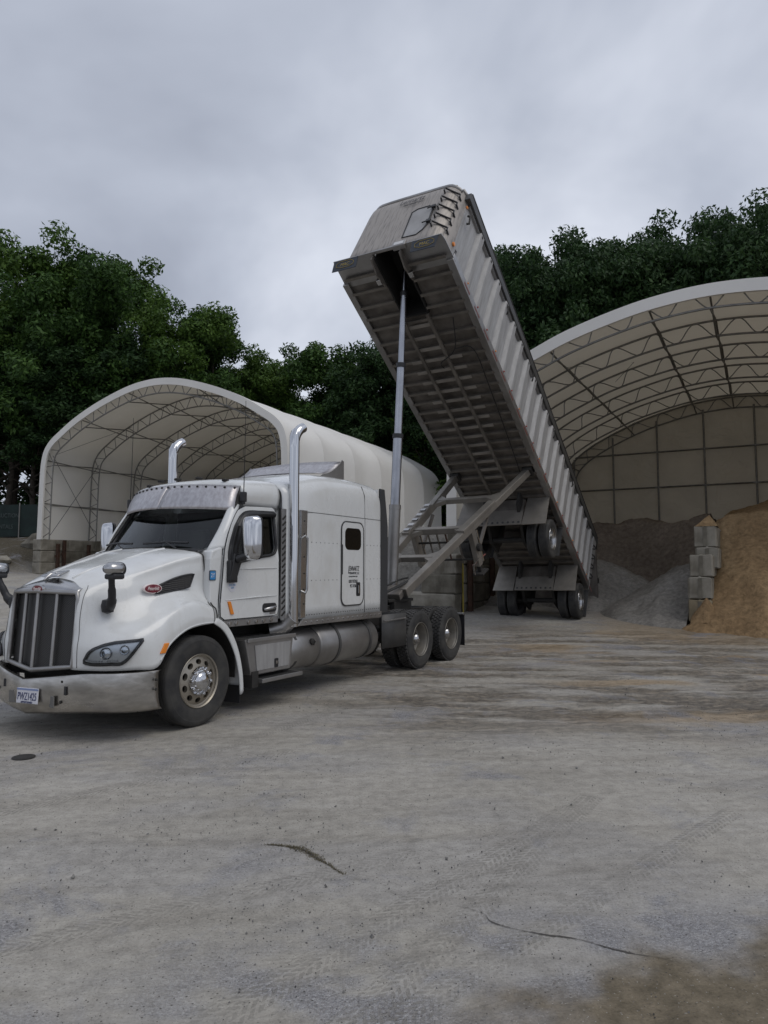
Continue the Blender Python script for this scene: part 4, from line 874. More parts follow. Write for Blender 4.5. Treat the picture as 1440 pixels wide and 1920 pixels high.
# hood bird ornament
m = MB(); rows = []
for k in range(9):
    f = k/8-.5; rows.append([V(1.08+.07-abs(f)*.05, f*.3, 1.69+abs(f)*.03), V(1.08, f*.3, 1.708+.03*(1-4*f*f)+abs(f)*.03), V(1.0+abs(f)*.1, f*.3, 1.70+abs(f)*.05)])
m.grid(rows); m.tube([(1.17, 0, 1.665), (1.1, 0, 1.715), (.98, 0, 1.73), (.86, 0, 1.765)], [.008, .028, .03, .006], 8); m.build('hood_ornament', M['polished'], TR, smooth=60, solid=.004)
# hood crown rib
def rib(s):
    m = MB(); P = [hood_pt(j, 7.2, .004)[0] for j in np.linspace(.6, 7.9, 22)]; m.tube([sub(p-V(0,0,.006), s) for p in P], .014, 6); m.build('hood_rib', M['paint'], TR, smooth=60)
both(rib)
def hood_seams(s):
    m = MB(); m.tube([sub(p+V(-.004, .004, .002), s) for p in (r for r in G[40][4:])], .007, 5); m.build('hood_gap', M['dark'], TR, smooth=60)
    m = MB(); m.tube([sub(hood_pt(7.86, i, .003)[0], s) for i in np.linspace(0, 3.2, 14)], .004, 5); m.build('fender_seam', M['fender'], TR, smooth=60)
    m = MB(); m.tube([sub(hood_pt(j, .16, .003)[0], s) for j in np.linspace(4.2, 7.9, 22)], .006, 5); m.build('arch_lip', M['paint'], TR, smooth=60)
    m = MB(); m.tube([sub(hood_pt(.9, i, .002)[0], s) for i in np.linspace(.1, 5.9, 22)], .003, 5); m.build('fascia_seam', M['fender'], TR, smooth=60)
both(hood_seams)
# ---- patches laid on the hood side (vent, badge, lamp, marker)
def hood_patch(poly, off, s, n=6):
    P = []
    for X, Z in poly:
        j, i = hood_find(X, Z); p, nn = hood_pt(j, i, off); P.append(sub(V(X, p.y, Z), s))
    return P
def vent(s):
    top = [(.40, 1.60), (.2, 1.675), (.05, 1.71), (-.075, 1.725)]; bot = [(.44, 1.505), (.22, 1.535), (.08, 1.555), (-.015, 1.575)]
    t, b_ = curve_pts([V(x, 0, z) for x, z in top], 5), curve_pts([V(x, 0, z) for x, z in bot], 5)
    def yat(x, z): j, i = hood_find(x, z); return hood_pt(j, i)[0].y
    R0 = []
    for k in range(6):
        f = k/5; R0.append([V(p.x*(1-f)+q.x*f, 0, p.z*(1-f)+q.z*f) for p, q in zip(t, b_)])
    m = MB(); y0 = [[.0]*len(t)]; ya = yat(.42, 1.55); yb = yat(-.05, 1.65)
    Y = lambda x: ya+(yb-ya)*(.42-x)/.47
    m.grid([[V(p.x, s*(Y(p.x)+.052), p.z) for p in r] for r in R0]).build('side_vent', M['grille'], TR, smooth=60)
    loop = [V(p.x, s*(Y(p.x)+.054), p.z) for p in t]+[V(p.x, s*(Y(p.x)+.054), p.z) for p in b_[::-1]]
    m = MB(); m.tube(loop, .011, 6, closed=True); m.build('vent_trim', M['black'], TR, smooth=60)
    e = empty('hood_badge', (.475, s*(Y(.475)+.046), 1.565), radians(-12)*s if s > 0 else radians(180+12)); e.parent = TR
    m = MB(); m.lathe([(1, -.02), (1, .006), (.95, .012), (0, .012)], n=32, ax='y'); m.v = [(x*.112, y, z*.055) for x, y, z in m.v]; m.build('badge_rim', M['cream'], e, smooth=40)
    m = MB(); m.lathe([(1, -.02), (1, .014), (.95, .016), (0, .016)], n=32, ax='y'); m.v = [(x*.1, y, z*.046) for x, y, z in m.v]; m.build('badge_face', M['badge'], e, smooth=40)
    text('badge_script', 'Peterbilt', .056, M['cream'], e, face_mx((0, .018, 0), (-1, 0, 0), (0, 0, 1)), .72, .3)
both(vent)
def headlight(s):
    j = lambda t: 1.3+1.95*t
    top = [(1.3, .5), (1.5, .95), (2.0, 1.35), (2.6, 1.5), (3.2, 1.5)]; bot = [(1.3, .36), (1.6, .3), (2.1, .32), (2.6, .42), (3.2, 1.42)]
    tp = curve_pts([V(a, b, 0) for a, b in top], 6); bp = curve_pts([V(a, b, 0) for a, b in bot], 6)
    e = empty('headlight'); e.parent = TR
    def gridp(off, sh=0): return [[sub(hood_pt(p.x*(1-f)+q.x*f, p.y*(1-f)+q.y*f, off)[0], s) for p, q in zip(tp, bp)] for f in np.linspace(sh, 1-sh, 7)]
    MB().grid(gridp(.006)).build('lamp_bowl', mat('lamp_grey', (.62, .63, .65), .35, .8) if s > 0 else M['lamp_in'], e, smooth=60)
    MB().grid(gridp(.045)).build('lens', M['lens'], e, smooth=60)
    m = MB(); m.tube([sub(hood_pt(p.x, p.y, .022)[0], s) for p in tp+bp[::-1]], .016, 6, closed=True); m.build('lamp_seal', M['black'], e, smooth=60)
    for a, b, r in ((1.95, .8, .062), (2.55, .98, .05)):
        p, n = hood_pt(a, b, .0); p = sub(p, s); n = sub(n, s); m = MB(); m.lathe([(r, .0), (r, .03), (r*.85, .045), (r*.7, .03), (r*.35, .036), (0, .042)], n=20, ax='z'); mt = V(0, 0, 1).rotation_difference(n).to_matrix()
        m.v = [tuple(mt @ Vector(q)+p) for q in m.v]; m.build('projector', M['lamp_in'], e, smooth=50)
    m = MB()
    for k in range(14):
        f = .06+.86*k/15; q = bp[int(f*(len(bp)-1)*.8)]; p, n = hood_pt(q.x, q.y+.13, .02); m.box(sub(p, s), (.016, .016, .011))
    m.build('led_strip', M['litter'], e)
both(headlight)
def marker(s):
    P = hood_patch([(.615, .88), (.545, .88), (.49, .985), (.555, .985)], 0, s); y = 1.2
    m = MB(); m.add([(p.x, s*1.19, p.z) for p in P]+[(p.x, s*1.222, p.z) for p in P], [(0,1,2,3), (4,5,6,7), (0,1,5,4), (1,2,6,5), (2,3,7,6), (3,0,4,7)]); m.build('side_marker', M['amber'], TR, bevel=.006)
both(marker)
# ---- bumper
def bpx(y):
    a = abs(y); return float(np.interp(a, [0, .35, .62, .85, 1.02, 1.13, 1.19, 1.21], [1.37, 1.3, 1.225, 1.13, 1.02, .88, .74, .62]))
yy = list(np.linspace(0, 1.0, 11))+[1.06, 1.11, 1.15, 1.18, 1.2, 1.21]; yy = [-a for a in yy[:0:-1]]+yy
prof = [(-.03, .712), (.0, .705), (.012, .68), (.012, .55), (.005, .42), (-.02, .33), (-.05, .30)]
hz = lambda y: -.085*max(0, 1-abs(y)/.75)
rows = [[V(bpx(y)+dx, y, z+hz(y)*(1 if z > .5 else .5)) for y in yy] for dx, z in prof]
bump = MB().grid(rows).build('bumper', M['bumper'], TR, smooth=35, solid=.02)
def bump_hole(y, z, w, h, m_):
    t = MB(); x = bpx(y); a = -atan2(.2, .9)*(1 if y > 0 else -1); R = Matrix.Rotation(a*-1 if False else (radians(-13) if y < 0 else radians(13))*-1, 3, 'Z')
    t.box((x+.012, y, z), (.012, w, h), R); return t, m_
for y, z, w, h, mm, nm in ((-.42, .545, .05, .085, 'black', 'tow_slot'), (.54, .53, .06, .09, 'black', 'tow_slot'), (-.2, .425, .11, .13, 'litter', 'tow_opening'), (.39, .41, .11, .12, 'litter', 'tow_opening'), (-.62, .47, .03, .03, 'dark', 'bumper_bolt'), (.5, .62, .025, .025, 'dark', 'bumper_bolt'), (.49, .41, .03, .03, 'dark', 'bumper_bolt')):
    t, _ = bump_hole(y, z, w, h, None); t.build(nm, M[mm] if mm != 'litter' else mat('hole_ground_view', (.16, .155, .145), .9), TR, bevel=.004)
for x, z in ((.68, .62), (.68, .52)): m = MB(); m.lathe([(.016, 0), (.014, .014), (0, .016)], (x, 1.225 if x < .7 else 1.2, z), 10); m.build('bumper_bolt', M['dark'], TR, smooth=40)
pl = empty('licence_plate', (bpx(.1)+.03, .1, .46)); pl.parent = TR; pl.rotation_euler = (0, radians(-4), radians(8))
m = MB(); m.bx((-.008, -.15, -.08), (.004, .15, .08)); m.build('plate_blank', M['plate'], pl, bevel=.01)
text('plate_number', 'PWZ1425', .11, M['plate_ink'], pl, face_mx((.006, 0, -.01), (0, 1, 0), (0, 0, 1)), .58)
text('plate_small_print', 'APPORTIONED', .03, M['plate_ink'], pl, face_mx((.006, 0, -.067), (0, 1, 0), (0, 0, 1)), .8)
m = MB(); m.bx((.003, -.15, .056), (.006, .15, .075)); m.build('plate_band', mat('plate_blue_band', (.2, .25, .42), .5), pl)
m = MB(); m.bx((1.0, -.8, .6), (.7, .8, .735)); m.build('bumper_gap', M['dark'], TR)
# ---- cab
def yside(z): return 1.085-.085*max(0, (z-1.95)/.62)
def cowl(s):
    P = [(-.27, 1.16), (-.44, 1.16), (-.42, 1.4), (-.47, 1.92), (-.5, 2.06), (-.40, 2.03), (-.3, 2.0), (-.27, 1.9)]
    m = MB(); a = [V(x, s*yside(z)-s*.02, z) for x, z in P]; b_ = [V(x, s*.8, z) for x, z in P]; n = len(P); m.add(a+b_, [tuple(range(n)), tuple(range(n, 2*n))]+[(i, (i+1) % n, n+(i+1) % n, n+i) for i in range(n)]); m.build('cowl_side', M['paint'], TR, bevel=.018)
    # windscreen pillar
    m = MB(); m.grid(surf([[V(-.33, s*.93, 2.0), V(-.52, s*.945, 2.28), V(-.74, s*.915, 2.60)], [V(-.40, s*1.0, 2.03), V(-.57, s*1.02, 2.30), V(-.77, s*.965, 2.62)], [V(-.49, s*1.065, 2.03), V(-.66, s*1.045, 2.31), V(-.84, s*.998, 2.60)], [V(-.53, s*1.05, 2.0), V(-.70, s*1.0, 2.3), V(-.88, s*.95, 2.57)]], 3, 6)).build('windscreen_pillar', M['paint'], TR, smooth=60, solid=.01)
    # body skin below/behind the door
    P = [(-.42, 1.12), (-1.66, 1.12), (-1.68, 2.62), (-1.5, 2.62), (-1.5, 1.95), (-.46, 1.95)]
    m = MB(); m.add([V(x, s*(yside(z)-.03), z) for x, z in P], [(0, 1, 2, 3, 4, 5)]); m.build('cab_side', M['paint'], TR)
    # door with its window opening
    d = empty('cab_door'); d.parent = TR
    out = [(-.43, 1.21), (-.42, 1.36), (-.455, 1.7), (-.48, 1.98), (-.56, 2.18), (-.66, 2.36), (-.78, 2.52), (-.93, 2.585), (-1.2, 2.6), (-1.535, 2.61), (-1.535, 1.9), (-1.53, 1.2), (-1.49, 1.17), (-.48, 1.17)]
    inn = [(-.56, 1.86), (-.57, 2.0), (-.62, 2.14), (-.71, 2.31), (-.83, 2.45), (-.96, 2.51), (-1.2, 2.53), (-1.45, 2.54), (-1.49, 2.5), (-1.485, 2.06), (-1.44, 1.99), (-1.36, 1.965), (-1.0, 1.92), (-.62, 1.845)]
    sk = lambda L, o: [V(x, s*(yside(z)+o), z) for x, z in L]
    O = resample(sk(out, .012), 60); I = resample(sk(inn, .012), 60)
    k0 = min(range(60), key=lambda k: (I[k]-I[0]).length); m = MB(); m.ring(O, I); m.ring(I, [p-V(0, s*.05, 0) for p in I]); m.ring(O, [p-V(0, s*.03, 0) for p in O]); m.build('door_skin', M['paint'], d, smooth=30)
    m = MB(); m.tube([p+V(0, -s*.008, 0) for p in O], .009, 5, closed=True); m.build('door_seal', M['black'], d, smooth=60)
    m = MB(); m.tube([p+V(0, s*.004, 0) for p in I], .022, 6, closed=True); m.build('window_rubber', M['black'], d, smooth=60)
    m = MB(); m.add([p-V(0, s*.03, 0) for p in I], [tuple(range(60))]); m.build('window_pane', M['sideglass'], d)
    # smoked rain guard along the front and top of the window
    gpath = [(-.55, 1.84), (-.565, 2.0), (-.62, 2.15), (-.71, 2.33), (-.83, 2.475), (-.97, 2.535), (-1.2, 2.55), (-1.5, 2.56)]
    gin = [(-.70, 1.86), (-.70, 2.02), (-.75, 2.14), (-.82, 2.28), (-.9, 2.39), (-1.0, 2.44), (-1.2, 2.46), (-1.5, 2.475)]
    A, B = curve_pts(sk(gpath, .022), 4), curve_pts(sk(gin, .05), 4); mid = [(p+q)/2+V(0, s*.03, 0) for p, q in zip(A, B)]
    m = MB(); m.grid([A, mid, B]); m.build('rain_guard', M['black'], d, smooth=60, solid=.006)
    m = MB()
    for k in range(26):
        f = k/25; z = 1.9+.42*f; x0 = np.interp(z, [1.84, 2.0, 2.15, 2.33], [-.57, -.585, -.635, -.725]); m.bx((x0, s*(yside(z)+.048), z-.004), (x0-.09, s*(yside(z)+.062), z+.004))
    m.build('guard_louvre', M['dark'], d)
    # pull handle in its recess
    m = MB(); m.prism(rrect(-1.49, -1.2, 1.215, 1.335, .045), 'y', s*1.09, s*1.105); m.build('handle_recess', M['black'], d, bevel=.008)
    m = MB(); m.tube([(-1.235, s*1.105, 1.255), (-1.26, s*1.135, 1.262), (-1.38, s*1.145, 1.275), (-1.45, s*1.12, 1.285)], [.018, .024, .024, .016], 8); m.build('door_handle', M['polished'], d, smooth=60)
    m = MB(); m.add([(-.535+dx, s*y, z) for y in (1.095, 1.115) for dx, z in ((0, 1.385), (-.05, 1.385), (-.115, 1.225), (-.06, 1.225))], [(0,1,2,3), (4,5,6,7), (0,1,5,4), (1,2,6,5), (2,3,7,6), (3,0,4,7)]); m.build('amber_marker', M['amber'], d, bevel=.006)
    m = MB(); m.tube([(-.5, s*1.098, 1.4), (-1.0, s*1.103, 1.42), (-1.5, s*1.1, 1.43)], [.004, .012, .004], 6); m.tube([(-.56, s*1.1, 1.78), (-1.1, s*1.104, 1.79), (-1.5, s*1.1, 1.795)], [.003, .009, .003], 6); m.build('door_crease', M['paint'], d, smooth=60)
    # sill plate with round bolts
    m = MB(); m.bx((-.5, s*1.0, 1.07), (-1.55, s*1.08, 1.155)); m.build('door_sill', M['alu'], TR, bevel=.006)
    m = MB()
    for x in (-.6, -.72, -.95, -1.1, -1.25, -1.4): m.lathe([(.028, 0), (.026, .012), (0, .014)], (x, s*1.08, 1.11), 10) if s > 0 else m.lathe([(.028, 0), (.026, -.012), (0, -.014)], (x, s*1.08, 1.11), 10)
    m.build('sill_bolt', M['polished'], TR, smooth=50)
both(cowl)
# stickers on the driver's side
m = MB(); m.prism(rrect(-.36, -.25, 1.645, 1.765, .012), 'y', 1.064, 1.070); m.build('blue_sticker', M['navy'], TR)
m = MB(); m.prism(rrect(-.35, -.26, 1.655, 1.755, .01), 'y', 1.070, 1.073); m.build('sticker_face', M['blue'], TR)
text('sticker_print', '2Y', .075, M['plate'], TR, face_mx((-.305, 1.074, 1.705), (-1, 0, 0), (0, 0, 1)), .8)
m = MB(); m.lathe([(.072, 1.097), (.07, 1.1005), (0, 1.1005)], (-.62, 0, 1.57), 28); m.v = [(x, y, z) for x, y, z in m.v]; m.build('round_sticker', M['plate'], TR)
for s_, z in (('ELECTRO', 1.585), ('SHIP', 1.55)): text('sticker_print', s_, .034, M['blueline'], TR, face_mx((-.62, 1.1015, z), (-1, 0, 0), (0, 0, 1)), .8)
m = MB(); m.bx((-1.35, 1.095, 1.19), (-1.47, 1.101, 1.23)); m.build('door_plate', M['alu'], TR)
# windscreen
def wsx(y, top): a = abs(y)/.95; return (-.66-.2*a*a) if top else (-.2-.2*a*a)
rows = []
for f in np.linspace(0, 1, 9): rows.append([V(wsx(y, 0)*(1-f)+wsx(y, 1)*f, y*(1-.03*f), 2.015+.62*f-.02*(abs(y)/.95)**2) for y in np.linspace(-.95, .95, 21)])
MB().grid(rows).build('windscreen', M['glass'], TR, smooth=60)
L = [p+V(.006, 0, 0) for p in rows[0]]+[r[-1]+V(.004, 0, 0) for r in rows[1:]]+[p.copy() for p in rows[-1][::-1]]+[r[0] for r in rows[-2:0:-1]]
m = MB(); m.tube(L, .03, 6, closed=True); m.build('windscreen_rubber', M['black'], TR, smooth=60)
m = MB(); m.grid([[V(wsx(y, 0)+.05+.1*k, y, 2.0+.015*(1-k)) for y in np.linspace(-.92, .92, 15)] for k in (0, 1)]); m.build('cowl_grille', M['black'], TR, smooth=60)
for y0, y1, z in ((-.35, -.88, 0), (.55, .02, 0)):
    m = MB(); a = V(wsx(y0, 0)+.05, y0, 2.03); b_ = V(-.24, (y0+y1)/2+.05, 2.115); m.tube([a, b_], .011, 6); m.tube([V(wsx(y0+.1, .0)+.0, y0+.12, 2.105), b_, V(wsx(y1, 0)+.01, y1-.02, 2.10)], .014, 6); m.build('wiper', M['black'], TR, smooth=60)
# cab interior
m = MB(); m.bx((-.45, -.95, 1.35), (-1.0, .95, 1.93)); m.build('dashboard', M['dash'], TR, bevel=.06)
m = MB(); m.tube([V(-.98+.1*sin(a)*.5, .5+.23*cos(a), 1.98+.2*sin(a)) for a in np.linspace(0, 2*pi, 25)[:-1]], .018, 6, closed=True); m.build('steering_wheel', M['black'], TR, smooth=60)
for y in (.5, -.5):
    m = MB(); m.bx((-1.1, y-.26, 1.35), (-1.65, y+.26, 1.6)); m.bx((-1.5, y-.26, 1.55), (-1.68, y+.26, 2.35)); m.build('cab_seat', M['seat'], TR, bevel=.05)
m = MB(); m.bx((-1.72, -1.03, 1.14), (-1.69, 1.03, 2.62)); m.bx((-.3, -1.02, 1.12), (-1.7, 1.02, 1.16)); m.build('cab_lining', M['seat'], TR)
# roof of the cab
rx = [(-.66, 2.60, .80), (-.69, 2.70, .82), (-.78, 2.83, .90), (-.9, 2.93, .985), (-1.15, 2.975, .995), (-1.45, 3.0, 1.0), (-1.62, 3.01, 1.0)]
rows = []
for x, zt, hw in rx:
    zb = 2.59 if x < -.8 else 2.6; h = zt-zb; rows.append([V(x-.12*(a if x > -.85 else 0), 0, 0)+V(0, hw*b_, zb+h*c) for a, b_, c in ((1, 1.0, 0), (.95, 1.03, .35), (.85, 1.02, .62), (.6, .95, .86), (.35, .75, .99), (.2, .5, 1.05), (.1, .25, 1.08), (0, 0, 1.09))])
fr = [[V(p.x, -p.y, p.z) for p in r]+[p for p in r[-2::-1]] for r in rows]
MB().grid(surf(fr, 3, 2)).build('cab_roof', M['paint'], TR, smooth=50, solid=.02)
# sun visor: two steel sheets with bolts and end cheeks
def vis(y, f): a = abs(y)/.97; return V((-.60-.28*a*a)*(1-f)+(-.40-.34*a*a)*f, y*(1+.03*f), 2.885-.035*a*a-.33*f)
for lo, hi in ((-.97, -.004), (.004, .97)):
    MB().grid([[vis(y, f)+V(.02*sin(pi*f), 0, 0) for y in np.linspace(lo, hi, 12)] for f in np.linspace(0, 1, 7)]).build('sun_visor', M['visor'], TR, smooth=50, solid=.006)
for s in (1, -1):
    m = MB(); a, b_ = vis(s*.97, 0), vis(s*.97, 1); P = [a, b_, b_+V(-.14, 0, .03), a+V(-.2, 0, -.05)]; m.add(P+[p+V(0, -s*.01, 0) for p in P], [(0,1,2,3), (4,5,6,7), (0,1,5,4), (1,2,6,5), (2,3,7,6), (3,0,4,7)]); m.build('visor_cheek', M['fender'], TR)
m = MB()
for y in np.linspace(-.92, .92, 17):
    p = vis(y, .1); m.lathe([(.017, 0), (.014, .016), (0, .018)], (p.x, p.y, p.z), 8, 'x')
m.build('visor_bolt', M['dark'], TR, smooth=50)
m = MB()
for y, x in ((-.7, -.9), (-.35, -.78), (0, -.74), (.35, -.78), (.7, -.9)): MB().box((x, y, 2.975 if abs(y) < .5 else 2.94), (.09, .06, .035)).build('roof_marker', M['dark'], TR, bevel=.012)
# radio aerials
def aerial(s):
    m = MB(); m.box((-.86, s*1.045, 2.70), (.07, .07, .13)); m.box((-.86, s*1.04, 2.63), (.04, .05, .05)); m.build('aerial_base', M['black'], TR, bevel=.012)
    m = MB(); m.tube([(-.86, s*1.05, 2.76), (-.87, s*1.05, 3.2), (-.875, s*1.05, 3.95)], [.007, .005, .003], 5); m.build('aerial', M['cable'], TR)
both(aerial)
# mirrors
def mirror(s):
    e = empty('door_mirror', (-.735, s*1.31, 2.165)); e.parent = TR; e.rotation_euler = (0, 0, radians(14)*s)
    m = MB(); rows = []
    for z, k in ((-.275, .0), (-.265, .62), (-.22, .9), (-.1, 1), (.1, 1), (.22, .93), (.262, .7), (.275, .0)):
        rows.append([V(.115*k*(1-.8*abs(t)**2.4), .135*max(k, .5)*t, z) if True else None for t in np.linspace(-1, 1, 9)])
    F = [[V(p.x, p.y, p.z) for p in r] for r in rows]; m.grid(surf(F, 3, 2)); m.build('mirror_shell', M['chrome'], e, smooth=70)
    m = MB(); m.prism(rrect(-.132, .132, -.265, .265, .05), 'x', -.03, .004); m.build('mirror_frame', M['black'], e, bevel=.01)
    m = MB(); m.prism(rrect(-.115, .115, -.24, .24, .04), 'x', -.034, -.03); m.build('mirror_glass', M['chrome'], e)
    m = MB(); m.box((-.585, s*1.125, 1.75), (.14, .06, .27)); m.prism([(-.5, 1.64), (-.62, 1.64), (-.72, 1.9), (-.68, 1.97), (-.58, 1.97), (-.56, 1.86)], 'y', s*1.13, s*1.17); m.tube([(-.62, s*1.16, 1.9), (-.66, s*1.24, 1.93), (-.71, s*1.3, 1.96)], [.05, .05, .04], 8); m.build('mirror_arm', M['black'], TR, smooth=50, bevel=.008)
both(mirror)
def hood_mirror(s):
    e = empty('hood_mirror', (.955, s*.735, 1.395)); e.parent = TR
    m = MB(); m.tube(curve_pts([V(-.02, 0, -.02), V(.02, s*.1, -.01), V(.06, s*.18, .08), V(.1, s*.22, .2), V(.13, s*.25, .30)], 4), [.05]*4+[.055]*4+[.042]*4+[.034]*4+[.04], 8); m.lathe([(.0, -.085), (.06, -.065), (.072, .0), (.06, .06), (0, .075)], (.02, s*.07, -.0), 14, 'z'); m.build('hood_mirror_arm', M['black'], e, smooth=60)
    m = MB(); rows = []
    for x, k in ((.1, .0), (.09, .6), (.04, .93), (-.03, 1), (-.09, 1), (-.105, .9)): rows.append([V(x*.9, .088*k*cos(a), .02+.072*k*sin(a)) for a in np.linspace(0, 2*pi, 21)])
    m.grid(rows); m.build('hood_mirror_shell', M['polished'], e, smooth=60, loc=(.14, s*.27, .37))
    m = MB(); m.bx((.04, s*.19, .28), (.18, s*.35, .34)); m.build('hood_mirror_foot', M['black'], e, bevel=.02)
    m = MB(); m.lathe([(0, -.02), (.096, -.02), (.1, .01)], n=20, ax='x'); m.v = [(x, y*.86, z*.76) for x, y, z in m.v]; m.build('hood_mirror_back', M['black'], e, smooth=40, loc=(.05, s*.27, .385))
both(hood_mirror)
# ---- sleeper
prof = [(1.185, 1.09), (1.19, 1.6), (1.19, 2.2), (1.19, 2.585), (1.185, 2.9), (1.15, 3.06), (1.06, 3.17), (.85, 3.235), (.5, 3.27), (0, 3.285)]
stn = [(-1.62, .90, 2.98), (-1.66, .935, 3.0), (-1.76, .965, 3.04), (-1.95, .988, 3.09), (-2.2, 1, 3.16), (-2.55, 1, 3.235), (-2.9, 1, 3.26), (-3.3, 1, 3.27), (-3.59, 1, 3.265), (-3.85, 1, 3.25), (-4.03, 1, 3.235), (-4.10, .995, 3.20), (-4.13, .985, 3.16)]
rows = []
for x, k, zt in stn:
    r = []
    for y, z in prof:
        zz = z if z < 2.6 else 2.585+(z-2.585)*(zt-2.585)/(3.285-2.585); r.append(V(x, y*k, zz))
    rows.append([V(p.x, -p.y, p.z) for p in r]+[p for p in r[-2::-1]])
MB().grid(surf(rows, 3, 3)).build('sleeper_body', M['paint'], TR, smooth=40, solid=.02)
m = MB(); m.bx((-4.10, -1.15, 1.1), (-4.07, 1.15, 3.1)); m.bx((-1.7, -1.15, 1.1), (-4.1, 1.15, 1.13)); m.bx((-1.75, -1.1, 1.12), (-1.72, 1.1, 2.95)); m.build('sleeper_shell', M['paint'], TR)
def slp(s):
    # seams and rivets
    m = MB()
    for P in ([(-2.0, 2.585), (-4.12, 2.585)], [(-3.6, 2.585), (-3.6, 2.95), (-3.585, 3.1)], [(-3.6, 1.1), (-3.605, 2.585)]): m.tube([V(x, s*(1.190 if z < 2.8 else 1.186 if z < 3 else 1.135), z) for x, z in P], .005, 4)
    m.build('body_seam', M['fender'], TR)
    m = MB()
    for z in (1.14, 1.62, 2.16):
        for k in range(34 if z < 1.2 else 20):
            x = -2.05-2.05*k/(33 if z < 1.2 else 19)
            if -3.58 < x < -2.88 and z > 1.2: continue
            m.box((x, s*1.189, z), (.012, .008, .012))
    m.build('rivet_row', M['fender'], TR)
    # skirt
    m = MB(); m.prism([(-1.83, 1.0), (-1.95, 1.09), (-4.12, 1.09), (-4.12, 1.0)], 'y', s*1.185, s*1.2); m.prism([(-1.83, 1.0), (-1.95, 1.09), (-4.12, 1.09), (-4.12, .985)], 'y', s*.7, s*1.185); m.build('sleeper_skirt', M['alu'], TR, bevel=.003)
    m = MB()
    for k in range(16): m.lathe([(.014, s*1.2), (.012, s*1.212), (0, s*1.214)], (-2.02-2.04*k/15, 0, 1.045), 8)
    m.build('skirt_bolt', M['polished'], TR, smooth=50)
    # luggage hatch with window
    h = empty('sleeper_hatch'); h.parent = TR
    O = rrect(-3.535, -2.925, 1.235, 2.495, .12, 5); m = MB(); m.prism(O, 'y', s*1.188, s*1.203); m.build('hatch_skin', M['paint'], h, bevel=.005)
    m = MB(); m.tube([V(x, s*1.197, z) for x, z in rrect(-3.545, -2.915, 1.225, 2.505, .125, 5)], .012, 5, closed=True); m.build('hatch_seal', M['fender'], h, smooth=60)
    m = MB(); m.prism(rrect(-3.465, -3.005, 2.075, 2.41, .09, 5), 'y', s*1.2, s*1.206); m.build('hatch_window', mat('black_hatch_glass', (.006, .006, .006), .12) if s > 0 else M['black'], h)
    m = MB(); m.prism(rrect(-3.445, -3.325, 1.36, 1.575, .025, 3), 'y', s*1.2, s*1.207); m.build('latch_recess', M['black'], h, bevel=.004)
    m = MB(); m.bx((-3.37, s*1.206, 1.40), (-3.41, s*1.224, 1.53)); m.build('latch_handle', M['polished'], h, bevel=.006)
    m = MB(); m.tube([V(-2.925, s*1.207, 1.7), V(-2.925, s*1.207, 2.15)], .012, 6); m.build('hatch_hinge', M['fender'], h)
    rt = (-s, 0, 0)
    def tx(t, z, size, sx=.62, sh=0, x=-3.235): text('hatch_lettering', t, size, M['ink'], h, face_mx((x, s*1.205, z), rt, (0, 0, 1)), sx, sh)
    tx('ENNARTZ', 1.785, .105, .58, .25, -3.265 if s > 0 else -3.205); tx('L', 1.765, .17, .7, .25, -3.115 if s > 0 else -3.355); tx('TRANSPORT, LLC', 1.715, .05, .72, .2, -3.27)
    tx('YOUNGSTOWN, OHIO', 1.665, .026, .95); tx('USDOT 0372634', 1.59, .068, .52); tx('MC 131536', 1.52, .068, .52)
    # black trailing fairing
    m = MB(); m.add([V(-4.14, s*1.17, 3.12), V(-4.14, s*1.17, 1.05), V(-4.38, s*1.17, 1.05), V(-4.39, s*1.17, 2.5), V(-4.30, s*1.16, 3.12), V(-4.14, s*1.13, 3.12), V(-4.14, s*1.13, 1.05), V(-4.38, s*1.13, 1.05), V(-4.39, s*1.13, 2.5), V(-4.30, s*1.12, 3.12)],
        [(0,1,2,3,4), (5,6,7,8,9), (0,1,6,5), (1,2,7,6), (2,3,8,7), (3,4,9,8), (4,0,5,9)]); m.build('gap_fairing', M['fairing'], TR, bevel=.01)
both(slp)
# roof spoiler
rows = []
for f in np.linspace(0, 1, 9): rows.append([V(-2.66-.62*f, y, 3.225+.045*(1-(y/1.0)**2)+.25*f**2.2) for y in np.linspace(-.93, .93, 15)])
MB().grid(rows).build('roof_spoiler', M['visor'], TR, smooth=60, solid=.006)
for s in (1, -1):
    m = MB(); P = [(-2.66, 3.15)]+[(-2.66-.62*f, 3.22+.25*f**2.2) for f in np.linspace(.2, 1, 7)]+[(-3.31, 3.51), (-3.36, 3.49), (-3.36, 3.15)]; m.prism(P, 'y', s*.935, s*.945); m.build('spoiler_cheek', M['alu'], TR)
